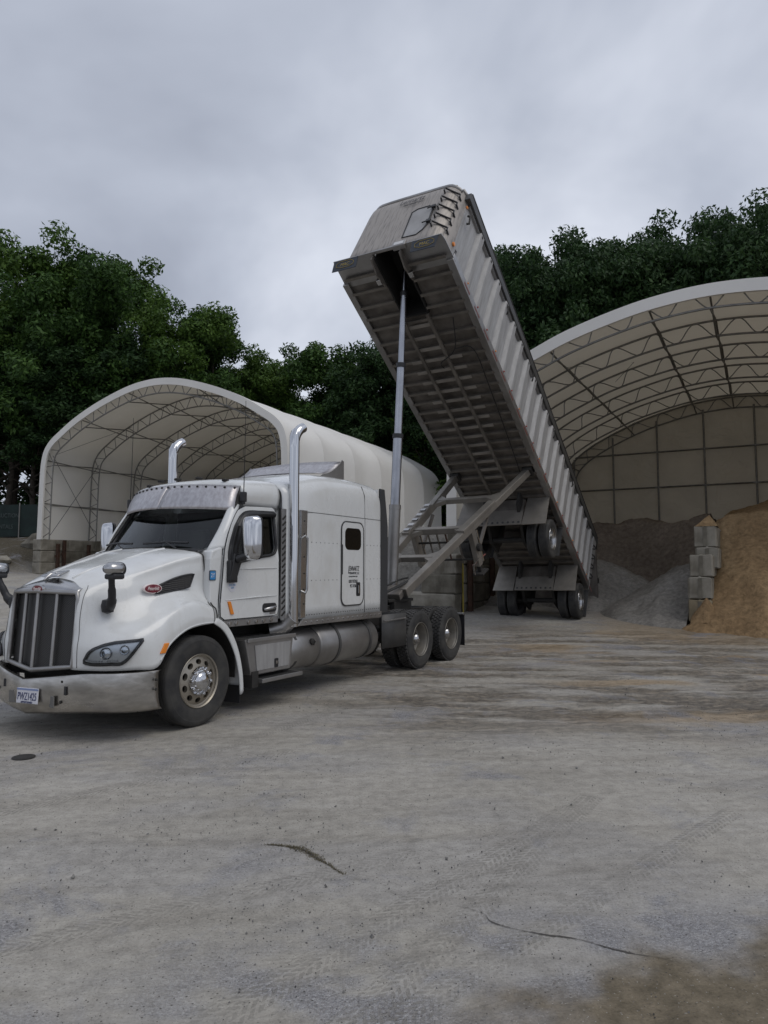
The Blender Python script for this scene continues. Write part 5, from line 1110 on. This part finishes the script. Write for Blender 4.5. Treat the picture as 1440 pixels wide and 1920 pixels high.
# ---- stacks
def stack(s):
    Y = s*1.17; P = [V(-1.76, Y, 1.0), V(-1.76, Y, 3.45), V(-1.765, Y, 3.56), V(-1.80, Y, 3.65), V(-1.87, Y+.0*s, 3.725), V(-1.95, Y+.0*s, 3.77)]
    m = MB(); Q = curve_pts(P, 5); m.tube(Q, .07, 20, cap=False); m.tube(Q, .064, 20, cap=False); m.build('exhaust_pipe', M['chrome'], TR, smooth=60)
    m = MB(); m.lathe([(0, 0), (.064, 0)], (0, 0, 0), 16, 'z'); R = V(0, 0, 1).rotation_difference((Q[-1]-Q[-2]).normalized()).to_matrix(); m.v = [tuple(R @ Vector(v)+Q[-4]) for v in m.v]; m.build('pipe_mouth', M['dark'], TR)
    m = MB(); m.tube([(-1.6, s*.9, .95), (-1.72, s*1.05, .99), (-1.76, Y, 1.12)], .105, 14); m.build('exhaust_elbow', M['alu'], TR, smooth=60)
    # stainless shield: louvred front half and flat rear wing
    m = MB(); m.grid([[V(-1.76+.19*cos(a), Y+s*.13*sin(a), z) for a in np.linspace(radians(5), radians(150), 9)] for z in (1.12, 2.6)]); 
    m = MB(); m.prism([(-1.88, 1.11), (-1.88, 2.6), (-2.03, 2.6), (-1.99, 1.11)], 'y', s*1.2, s*1.208); m.bx((-1.87, s*1.05, 1.12), (-1.885, s*1.2, 2.6)); m.build('heat_shield', M['polished'], TR, bevel=.003)
    m = MB(); m.prism([(-1.56, 1.12), (-1.56, 2.6), (-1.67, 2.6), (-1.67, 1.12)], 'y', s*1.105, s*1.115); m.build('shield_front', M['alu'], TR)
    m = MB()
    for k in range(17):
        z = 1.18+1.38*k/17; R = Matrix.Rotation(radians(38), 3, 'Y'); m.box((-1.615, s*1.118, z), (.085, .012, .022), R)
    m.build('shield_louvre', M['dark'], TR)
    m = MB(); m.tube([(-1.87, s*1.22, 2.2), (-1.885, s*1.275, 2.24), (-1.93, s*1.28, 2.2), (-1.925, s*1.28, 1.5), (-1.9, s*1.275, 1.45), (-1.87, s*1.22, 1.48)], .017, 8); m.build('grab_handle', M['polished'], TR, smooth=60)
    m = MB()
    for z in (2.45, 2.27, 1.95, 1.72, 1.5, 1.3): m.lathe([(.012, s*1.206), (.01, s*1.216), (0, s*1.217)], (-1.955, 0, z), 8)
    m.build('shield_bolt', M['dark'], TR)
both(stack)
# ---- tanks, tool box, steps
def tanks(s):
    def cyl(x0, x1, r, y, nm='fuel_tank'):
        m = MB(); m.lathe([(0, x0), (r-.06, x0), (r-.015, x0-.02 if x1 < x0 else x0), (r, x0-.05), (r, x1+.06), (r-.02, x1+.02), (r-.08, x1), (0, x1)], (0, y, .665), 36, 'x'); m.build(nm, M['alu'], TR, smooth=35)
    cyl(-1.72, -2.43, .285, s*.9); cyl(-2.40, -4.06, .31, s*.89)
    m = MB()
    for x, r in ((-1.84, .288), (-2.86, .314), (-3.75, .314)): m.lathe([(r, x), (r+.006, x), (r+.006, x-.06), (r, x-.06)], (0, s*.89, .665), 36, 'x')
    m.build('tank_strap', M['fender'], TR, smooth=35)
    m = MB(); m.lathe([(0, 0), (.045, .0), (.045, s*.035), (.03, s*.045), (0, s*.045)], (-2.2, s*1.16, .76), 14); m.tube([(-2.2, s*1.19, .8), (-2.235, s*1.21, .76), (-2.21, s*1.2, .71)], .008, 5); m.build('filler_cap', M['dark'], TR, smooth=40)
    m = MB(); m.prism([(-.78, .90), (-.90, .45), (-1.69, .45), (-1.76, .90)], 'y', s*.62, s*1.185); m.build('tool_box', M['alu'], TR, bevel=.012)
    m = MB(); m.prism([(-.95, .82), (-1.0, .5), (-1.65, .5), (-1.69, .82)], 'y', s*1.185, s*1.195); m.build('tool_box_lid', M['alu_side'], TR, bevel=.004)
    m = MB(); m.prism(rrect(-1.42, -1.34, .505, .62, .012), 'y', s*1.193, s*1.2); m.build('box_latch', M['black'], TR)
    m = MB(); m.bx((-1.36, s*1.2, .55), (-1.4, s*1.206, .59)); m.build('latch_grip', M['polished'], TR)
    for x0, x1, z, y1 in ((-.80, -1.77, .915, 1.22), (-1.02, -1.86, .40, 1.27)):
        m = MB(); m.bx((x0, s*.95, z-.05), (x1, s*y1, z)); m.build('step', M['alu'], TR, bevel=.006)
        m = MB()
        for k in range(24): m.bx((x0-.04-.9*(x0-x1)*k/24, s*1.0, z), (x0-.055-.9*(x0-x1)*k/24, s*(y1-.02), z+.006))
        m.build('step_tread', M['fender'], TR)
    m = MB(); m.bx((-.9, s*.8, .3), (-1.02, s*1.2, .5)); m.build('step_bracket', M['dark'], TR)
both(tanks)
def rear_fender(s):
    m = MB(); m.grid([[V(-4.22, s*1.15, z), V(-4.6, s*1.19, z), V(-4.95, s*1.21, z), V(-5.0, s*1.19, z), V(-5.0, s*.65, z)] for z in (.46, .75, 1.02)]); m.build('quarter_fender', M['fender'], TR, smooth=40, solid=.012)
    m = MB(); m.tube([(-4.2, s*1.2, .92), (-4.9, s*1.235, .935)], .014, 6); m.build('fender_bracket', M['alu'], TR)
    m = MB(); m.bx((-7.52, s*.6, .22), (-7.535, s*1.2, .86)); m.build('mud_flap', M['black'], TR)
    m = MB(); m.tube([(-7.5, s*.4, .86), (-7.5, s*1.2, .86)], .025, 6); m.build('flap_hanger', M['alu'], TR)
both(rear_fender)
m = MB(); m.bx((-7.38, -.45, .75), (-7.48, .45, 1.0)); m.build('rear_crossmember', M['fender'], TR)
for y in (.15, .2, -.1):     # air lines to the trailer
    m = MB(); m.tube(curve_pts([V(-4.3, y, 1.5), V(-4.9, y+.15, 1.25), V(-5.6, y+.2, 1.32), V(-6.4, y+.35, 1.55), V(-6.75, y+.4, 1.6)], 5), .018, 6); m.build('air_line', M['cable'], TR, smooth=60)

# ================================================================== the end-dump trailer  (u along the bed towards the truck, v to the driver's side, w up from the floor)
def frame_mats():
    yaw, tilt, roll = .517, .575, .02
    bvec = V(sin(yaw), cos(yaw), 0); f = -bvec; up = V(0, 0, 1); l = up.cross(f)
    f2 = f*cos(tilt)+up*sin(tilt); u2 = up*cos(tilt)-f*sin(tilt)
    l3 = l*cos(roll)+u2*sin(roll); u3 = u2*cos(roll)-l*sin(roll)
    m = Matrix((f2, l3, u3)).transposed().to_4x4(); m.translation = V(5.13759, 22.34767, 1.28186); return m
BM = frame_mats(); BI = BM.inverted()
TM = Matrix.Translation(T0) @ Matrix.Rotation(atan2(-cos(TY), -sin(TY)), 4, 'Z')
def t2b(x, y, z): return BI @ (TM @ V(x, y, z))
BX = empty('dump_trailer', mat=BM); tag(BX, 'long aluminium end dump trailer with its ribbed bed raised high', 'trailer')
UL = 11.76; HW = 1.2; HT = 2.0
# floor sheet, side sheets
for a, b in (((0, -1.17, .02), (10.74, 1.17, .06)), ((10.74, .305, .02), (12.25, 1.17, .06)), ((10.74, -1.17, .02), (12.25, -.305, .06))): MB().bx(a, b).build('floor_sheet', M['alu_dirty'], BX)
for s in (1, -1):
    MB().bx((-.1, s*1.13, .05), (11.8, s*1.15, HT)).build('side_sheet', M['alu_side'], BX)
    # extruded side posts with sloped flanks
    mp = MB(); mp.add([(a, y, z) for z in (.13, 1.84) for a, y in ((-.24, 1.15), (-.13, 1.235), (.03, 1.235), (.09, 1.15))], [(0,1,5,4), (1,2,6,5), (2,3,7,6), (3,0,4,7), (4,5,6,7), (0,3,2,1)])
    if s < 0: mp.v = [(x, -y, z) for x, y, z in mp.v]
    pm = mp.mesh('side_post', None); pm.materials.append(M['post'])
    for k in range(19): link('side_post', pm, BX, loc=(11.06-.597*k, 0, 0))
    m = MB(); m.bx((-.58, s*1.1, HT-.14), (11.9, s*1.245, HT+.06)); m.build('top_rail', M['fender'], BX, bevel=.01)
    m = MB(); m.bx((-.55, s*1.15, 1.80), (11.75, s*1.2, 1.87)); m.build('rail_lip', M['alu'], BX)
    m = MB(); m.bx((-.1, s*1.1, -.06), (11.8, s*1.245, .13)); m.build('bottom_rail', M['alu'], BX, bevel=.01)
    for k in range(20):
        u = 11.2-.597*k
        MB().bx((u-.0, s*1.246, .0), (u-.3, s*1.25, .05)).build('reflector_tape', M['redtape'], BX)
    for k in range(19):
        m = MB(); m.lathe([(.02, s*1.235), (.017, s*1.255), (0, s*1.257)], (11.06-.597*k, 0, .17), 8); m.build('side_light', M['red'] if k % 3 else M['amber'], BX)
    m = MB()
    for k in range(19): m.box((11.06-.597*k-.035, s*1.238, 1.77), (.05, .01, .045))
    m.build('post_clip', M['dark'], BX)
    for u in (9.2, 7.1, 5.0, 2.9, .9): m = MB(); m.tube([(u, s*1.24, 1.75), (u+.05, s*1.28, 1.7), (u+.02, s*1.28, 1.55), (u-.02, s*1.25, 1.5)], .018, 6); m.build('tarp_hook', M['dark'], BX)
# tarp roll along the top of the near rail
m = MB(); m.tube([(-.55, 1.2, HT+.1), (11.8, 1.18, HT+.16)], .05, 8); m.build('tarp_bow_rail', M['dark'], BX, smooth=60)
# rounded bulkhead head
prof2 = []
for a in np.linspace(0, 90, 9): prof2.append((11.76+.51*sin(radians(a)), 1.15-.36*(1-cos(radians(a)))))
sec = [(u, v) for u, v in prof2]+[(12.27, v) for v in np.linspace(.75, 0, 5)]
full2 = sec+[(u, -v) for u, v in sec[-2::-1]]
rows = []
for w in list(np.linspace(.02, 1.75, 8))+[1.95, 2.08, 2.16, 2.2]:
    lean = -.03*w; top = max(0, (w-1.9)); rows.append([V(u+lean*(1 if u > 11.8 else 0)-top*.35*(u > 12.1), v*(1-.0*top), w-(.18 if w > 2 else 0)*(abs(v)/1.15)**6) for u, v in full2])
MB().grid(rows).build('bulkhead', M['bulkhead'], BX, smooth=50, solid=.012)
P = rows[-1]; m = MB(); m.tube([p+V(.0, 0, .02) for p in P], .04, 8); m.build('head_rail', M['alu'], BX, smooth=60)
MB().box((11.95, .85, 2.25), (.2, .18, .08)).build('tarp_bracket', M['fender'], BX, bevel=.02)
# base plate under the head and the two name plates
for P in ([(11.7, -1.22), (12.33, -1.2), (12.33, -.32), (11.7, -.32)], [(11.7, .32), (12.33, .32), (12.33, 1.19), (12.2, 1.22), (11.7, 1.25)]):
    m = MB(); m.prism(P, 'z', -.0, .022); m.build('base_plate', M['alu'], BX)
MB().bx((12.28, -.32, .0), (12.33, .32, .04)).build('base_strip', M['alu'], BX)
for v0, v1 in ((-1.18, -.62), (.58, 1.14)):
    m = MB(); m.add([(12.325, v0, 0), (12.325, v1, 0), (12.27, v1-.05*(v0 > 0), -.26), (12.27, v0, -.26), (12.315, v0, 0), (12.315, v1, 0), (12.26, v1-.05*(v0 > 0), -.26), (12.26, v0, -.26)], [(0,1,2,3), (4,5,6,7), (0,1,5,4), (1,2,6,5), (2,3,7,6), (3,0,4,7)]); m.build('name_plate', M['navy'], BX)
    c = (v0+v1)/2; fm = face_mx((12.302, c, -.125), (0, 1, 0), (.2, 0, 1)); text('plate_lettering', 'MAC', .115, M['gold'], BX, fm, .85)
    t = MB(); t.tube([V(12.302-.04+.2*(z+.125)+.042, c+y, z) for y, z in [(-.2, -.16), (-.2, -.09), (-.12, -.035), (.12, -.035), (.2, -.09), (.2, -.16), (.1, -.2), (-.1, -.2)]], .0045, 4, closed=True); t.build('plate_outline', M['gold'], BX)
# inspection door, rungs, lettering on the head
m = MB(); D_ = [(.24, .36), (.55, .34), (.66, .47), (.72, .62), (.72, 1.22), (.62, 1.3), (.36, 1.3), (.24, 1.22)]
m.prism(D_, 'x', 12.24, 12.262); o = m.build('head_door', M['alu_side'], BX, bevel=.006)
m = MB(); m.tube([V(12.262, v, w) for v, w in D_], .016, 5, closed=True); m.build('door_seal', M['black'], BX, smooth=60)
for w in (1.2, .7):
    m = MB(); m.box((12.28, .74, w), (.05, .09, .07)); m.tube([(12.29, .72, w), (12.31, .62, w-.06)], .014, 5); m.build('door_latch', M['black'], BX)
for k in range(5):
    w = .56+.305*k; v0, v1 = .84, 1.1
    def hd(v): return 11.76+.51*sin(math.acos(max(-1, min(1, 1-(1.15-v)/.36)))) if v > .79 else 12.27
    m = MB(); a, b_ = hd(v0)-.03*w, hd(v1)-.03*w; m.tube([(a, v0, w-.05), (a+.06, v0, w-.03), (a+.06, v0, w+.05), (b_+.09, v1, w+.03), (b_+.09, v1, w-.05), (b_, v1, w-.07)], .02, 6); m.build('rung', M['black'], BX, smooth=30)
text('head_lettering', 'Lennartz', .21, M['ink'], BX, face_mx((12.25, .1, 1.76), (0, 1, 0), (-.03, 0, 1)), .78, .3); text('head_lettering', 'TRANSPORT LLC', .07, M['ink'], BX, face_mx((12.25, .15, 1.62), (0, 1, 0), (-.03, 0, 1)), .85, .3)
text('unit_number', '27778', .1, M['ink'], BX, face_mx((11.66, 1.155, .34), (0, 0, 1), (1, 0, 0)), .8)
m = MB(); m.lathe([(.045, 1.15), (.04, 1.18), (0, 1.185)], (11.82, 0, .42), 10); m.lathe([(.035, 1.15), (.03, 1.175), (0, 1.18)], (11.78, 0, 1.75), 10); m.build('corner_marker', M['amber'], BX, smooth=50)
m = MB(); m.tube([(11.72, 1.2, 1.52), (11.7, 1.25, 1.5), (11.66, 1.25, 1.32), (11.68, 1.2, 1.3)], .024, 6); m.build('tie_ring', M['dark'], BX, smooth=60)
m = MB(); m.bx((12.25, .16, -.05), (12.36, .44, .1)); m.build('gladhand_box', M['alu'], BX, bevel=.015); m = MB(); m.bx((12.36, .2, -.02), (12.365, .4, .07)); m.build('box_label', M['litter'], BX)
# cross members
cm_ = MB(); cm_.bx((-.028, -1.12, -.012), (.028, 1.12, .02)); cm_.bx((-.006, -1.12, -.0), (.006, 1.12, .12)); 
cm_ = MB(); cm_.bx((-.03, -1.13, -.075), (.03, 1.13, -.06)); cm_.bx((-.007, -1.13, -.06), (.007, 1.13, .03)); me_c = cm_.mesh('cross_member'); me_c.materials.append(M['bed_metal'])
us = [11.9, 11.54, 11.17, 10.86, 10.58]+[10.47-.315*k for k in range(1, 33)]
def half_member(a, b_):
    h = MB(); h.bx((-.03, a, -.075), (.03, b_, -.06)); h.bx((-.007, a, -.06), (.007, b_, .03)); me = h.mesh('cross_member'); me.materials.append(M['bed_metal']); return me
me_h = [half_member(-1.13, -.3), half_member(.3, 1.13)]
for u in us:
    for me in (me_h if u > 10.8 else [me_c]): link('cross_member', me, BX, loc=(u, 0, 0))
for k in range(17):      # brighter straps across the middle of the bed, wider ones half way down
    u = 10.47-.315*k; wd = .27 if k < 3 or k > 10 else .6; MB().bx((u-.04, -wd, -.10), (u+.04, wd, -.078)).build('cross_strap', M['strap'], BX)
for v in (.28, -.3): MB().bx((4.7, v-.035, -.15), (10.75, v+.035, -.101)).build('bed_sill', M['bed_metal'], BX, bevel=.004)
m = MB()
for s in (1, -1): m.bx((10.75, s*.3, -.06), (12.2, s*.27, .62))
m.bx((10.72, -.3, -.06), (10.75, .3, .62)); m.bx((10.75, -.3, .6), (12.2, .3, .64)); m.build('hoist_well', M['well_shade'], BX)
for s in (1, -1):
    m = MB(); m.prism([(12.26, -.0), (12.26, -.14), (11.95, -.22), (11.6, -.12), (11.5, .0)], 'y', s*.3, s*.33); m.build('well_gusset', M['alu_dirty'], BX)
    MB().box((11.75, s*.36, -.14), (.12, .1, .09)).build('well_bracket', M['polished'], BX, bevel=.01)
m = MB(); m.tube(curve_pts([V(10.5, .75, -.05), V(9.9, .62, -.3), V(9.6, .2, -.32), V(9.3, .1, -.15)], 6), .012, 5); m.tube(curve_pts([V(9.9, .62, -.3), V(9.7, .95, -.18), V(8.5, .9, -.1), V(6.5, .8, -.1), V(5.6, .75, -.12)], 6), .012, 5); m.build('air_hose', M['cable'], BX, smooth=60)
# tailgate, hinged at the top and swung out over the heap, with rear frame
for s in (1, -1): MB().prism([(0, -.06), (-.2, -.06), (-.5, HT), (-.1, HT)], 'y', s*1.12, s*1.23).build('rear_corner_post', M['alu_side'], BX, bevel=.01)
gd = empty('tailgate', (-.55, 0, HT)); gd.parent = BX; gd.rotation_euler = (0, radians(-33+0), 0)
def gate_parts():
    wd = (BM.to_3x3().inverted() @ V(0, 0, -1)); ang = atan2(wd.x, -wd.z); gd.rotation_euler = (0, -ang+radians(4), 0)
    m = MB(); m.bx((-.06, -1.15, -1.95), (.0, 1.15, 0)); m.build('gate_skin', M['alu_dirty'], gd)
    for v in (-1.1, -.55, 0, .55, 1.1): m = MB(); m.bx((-.14, v-.05, -1.95), (-.06, v+.05, 0)); m.build('gate_post', M['alu'], gd)
    for z in (-.2, -1.3): m = MB(); m.box((-.16, 1.13, z), (.12, .08, .16)); m.build('gate_hinge', M['dark'], gd)
gate_parts()
for k in range(4): m = MB(); m.tube([(-.12, 1.235, 1.55-.36*k), (-.2, 1.29, 1.5-.36*k), (-.16, 1.29, 1.4-.36*k), (-.08, 1.235, 1.37-.36*k)], .02, 6); m.build('gate_step', M['black'], BX, smooth=40)
# running gear on each axle
def bogie(uc, wc):
    for s in (1, -1): dual_wheel(BX, (uc, s*1.085, wc), s, M['polished'], lug=False, name='trailer_wheel', hub=False)
    m = MB(); m.tube([(uc, -1, wc), (uc, 1, wc)], .075, 10); m.build('trailer_axle', M['dark'], BX, smooth=60)
    m = MB()
    for s in (1, -1):
        m.prism([(uc+1.0, -.08), (uc+.95, -.45), (uc+.05, wc-.12), (uc-.5, wc-.05), (uc-.5, -.08)], 'y', s*.42, s*.5)
        m.lathe([(0, wc+.1), (.13, wc+.12), (.15, wc+.3), (.13, -.12), (0, -.1)], (uc-.35, s*.46, 0), 14, 'z')
    m.build('suspension_hanger', M['dark'], BX, smooth=30)
    m = MB(); m.lathe([(0, -.3), (.12, -.28), (.12, .28), (0, .3)], (uc+.55, 0, -.35), 14, 'y'); m.build('air_tank', M['fender'], BX, smooth=40)
    # fender boxes in front of the tyres and the centre valance with its row of lamps
    u0 = uc+.72
    for s in (1, -1):
        m = MB(); m.add([(u0, s*.62, -.06), (u0, s*1.2, -.06), (u0+.08, s*1.24, -.98), (u0+.08, s*.6, -.98), (u0-.03, s*.62, -.06), (u0-.03, s*1.2, -.06), (u0+.05, s*1.24, -.98), (u0+.05, s*.6, -.98)], [(0,1,2,3), (4,5,6,7), (0,1,5,4), (1,2,6,5), (2,3,7,6), (3,0,4,7)]); m.build('splash_guard', M['arm'], BX)
        m = MB(); m.bx((uc-.68, s*.65, -1.0), (uc-.66, s*1.22, -.08)); m.build('mud_flap', M['fender'], BX)
    m = MB(); m.bx((u0+.02, -.58, -.95), (u0+.05, .58, -.48)); m.build('centre_valance', M['arm'], BX)
    m = MB(); m.bx((u0-.3, -.56, -.44), (u0+.0, .56, -.1)); m.build('axle_crossbeam', M['alu_dirty'], BX)
    for k in range(8): m = MB(); m.lathe([(.032, u0+.05), (.03, u0+.062), (.022, u0+.055), (0, u0+.055)], (0, -.5+k*.143, -.88), 12, 'x'); m.build('valance_lamp', M['fender'], BX, smooth=40)
bogie(3.72, -.90); bogie(.47, -.84)
MB().bx((3.0, .7, -.30), (2.6, -.7, -.1)).build('bed_stiffener', M['alu_dirty'], BX)
# draft arms from the king pin to the bed
K1, K2 = t2b(-6.1, .55, 1.32), t2b(-6.1, -.38, 1.32); A1, A2 = V(5.53, .93, -.08), V(5.53, -1.05, -.08)
up = (A1-A2).cross(A1-K1).normalized()
def arm(a, b, w, h, nm): return MB().beam(a, b, w, h, up).build(nm, M['arm'], BX, bevel=.012)
arm(K1, A1, .15, .17, 'draft_arm'); arm(K2, A2, .15, .17, 'draft_arm')
for K_, A_ in ((K1, A1), (K2, A2)):
    o = up*.1; arm(K_.lerp(A_, .40)+o, K_.lerp(A_, .66)+o, .18, .08, 'arm_sleeve')
    for f in (.12, .2, .3, .36, .43, .49, .55): arm(K_.lerp(A_, f), K_.lerp(A_, f+.004), .156, .176, 'arm_weld')
    m = MB(); d = K_-A_; m.bx(A_+V(-.14, -.13, -.06), A_+V(.14, .13, .1)); m.build('arm_pivot', M['dark'], BX, bevel=.02)
for f, h in ((.235, .12), (.455, .15), (.735, .13)):
    a, b_ = K1.lerp(A1, f), K2.lerp(A2, f); arm(a, b_, .12, h, 'cross_tube')
    for p, q, KK, AA in ((a, b_, K1, A1), (b_, a, K2, A2)):
        x = (q-p).normalized(); dr = (AA-KK).normalized(); P = [p+dr*.3, p+x*.32+dr*.05, p+x*.32-dr*.05, p-dr*.3, p]; n = up*.05
        m = MB(); m.add([v+n for v in P]+[v-n for v in P], [(0,1,2,3,4), (5,6,7,8,9)]+[(i, (i+1) % 5, 5+(i+1) % 5, 5+i) for i in range(5)]); m.build('arm_gusset', M['arm'], BX)
m = MB(); m.beam(K1, K2, .35, .14, up); m.build('king_pin_plate', M['alu_dirty'], BX, bevel=.02)
for k in range(6):      # bright step pads on the far arm
    p = K2.lerp(A2, .42+.045*k)+up*.16; m = MB(); m.box(p, (.1, .13, .02), Matrix(((A2-K2).normalized(), (A1-A2).normalized(), up)).transposed()); m.build('step_pad', M['litter'] if k % 2 else M['polished'], BX)
# landing legs folded with the arms
dr = (A1-K1).normalized(); dn = -up
if (BM.to_3x3() @ dn).z > 0: dn = -dn
for K_, A_, s in ((K1, A1, 1), (K2, A2, -1)):
    p = K_.lerp(A_, .47); m = MB(); m.beam(p-dn*.05, p+dn*.95, .13, .16, dr); m.build('landing_leg', M['arm'], BX, bevel=.01)
    m = MB(); m.beam(p+dn*.9, p+dn*1.12, .09, .09, dr); m.box(p+dn*1.13, (.28, .26, .05), Matrix((dr, (A1-A2).normalized(), dn)).transposed()); m.build('landing_foot', M['dark'], BX, bevel=.01)
    m = MB(); m.tube([p+dr*.2+dn*.15, p+dr*.2+dn*.95], .03, 8); m.build('crank_rod', M['polished'], BX)
    m = MB(); m.beam(p+dn*.7, p+dr*.9+dn*.05, .06, .06, up); m.build('leg_brace', M['alu_dirty'], BX)
p1, p2 = K1.lerp(A1, .47), K2.lerp(A2, .47)
m = MB(); m.tube([p1+dn*.35, p2+dn*.35], .025, 6); m.tube([p1+dn*.8, p2+dn*.8], .025, 6); m.build('leg_tie', M['dark'], BX)
for f in (.25, .45, .6, .75): m = MB(); q = p1.lerp(p2, f); m.tube([q+dn*.02, q+dn*.8], .022, 6); m.build('leg_strut', M['alu_dirty'] if f != .45 else M['rust'], BX)
m = MB(); m.tube([p1+dn*.72-dr*.1+V(0, .1, 0), p1+dn*.72-dr*.42+V(0, .12, 0), p1+dn*.95-dr*.45+V(0, .12, 0)], .016, 6); m.build('crank_handle', M['polished'], BX)
m = MB(); m.tube([p1+dn*.5+V(0, .08, 0), p1+dn*.5+V(0, .14, 0)], .09, 12); m.build('crank_gear', M['dark'], BX)
m = MB(); m.tube([p1+dn*.82-dr*.25, p1+dn*.86+dr*.35], .016, 6); m.build('red_rail', M['redtape'], BX)
# telescopic hoist
h0, h1 = t2b(-6.36, .13, 1.25), t2b(-6.45, .42, 8.2); HL = (h1-h0).length; hd_ = (h1-h0).normalized()
z2f = lambda z: (z-1.25)/(8.2-1.25)
st_ = [(1.25, 3.02, .115, 'fender'), (3.02, 4.46, .096, 'hoist'), (4.46, 5.92, .08, 'hoist'), (5.92, 7.42, .064, 'hoist'), (7.42, 8.35, .046, 'hoist')]
for z0, z1, r, mm in st_:
    a, b_ = h0.lerp(h1, z2f(z0)), h0.lerp(h1, z2f(z1)); m = MB(); m.tube([a, b_], r, 20); m.build('hoist_stage', M['alu'] if mm == 'fender' else M[mm], BX, smooth=40)
for z, r in ((3.02, .122), (4.46, .112), (5.92, .096), (7.42, .08)):
    a, b_ = h0.lerp(h1, z2f(z-.045)), h0.lerp(h1, z2f(z+.045)); m = MB(); m.tube([a, b_], r, 20); m.build('hoist_collar', M['alu'] if z < 4 else M['black'], BX, smooth=40)
m = MB(); m.beam(h0+V(0, -.3, 0), h0+V(0, .3, 0), .3, .3); m.build('hoist_cradle', M['dark'], BX, bevel=.02)

for o in S.objects:
    if o.name.split('.')[0] in {'rivet_row', 'step_tread', 'guard_louvre', 'shield_louvre', 'visor_bolt', 'skirt_bolt', 'post_clip', 'sill_bolt', 'shield_bolt', 'led_strip', 'body_seam', 'tank_strap'}: o['kind'] = 'stuff'
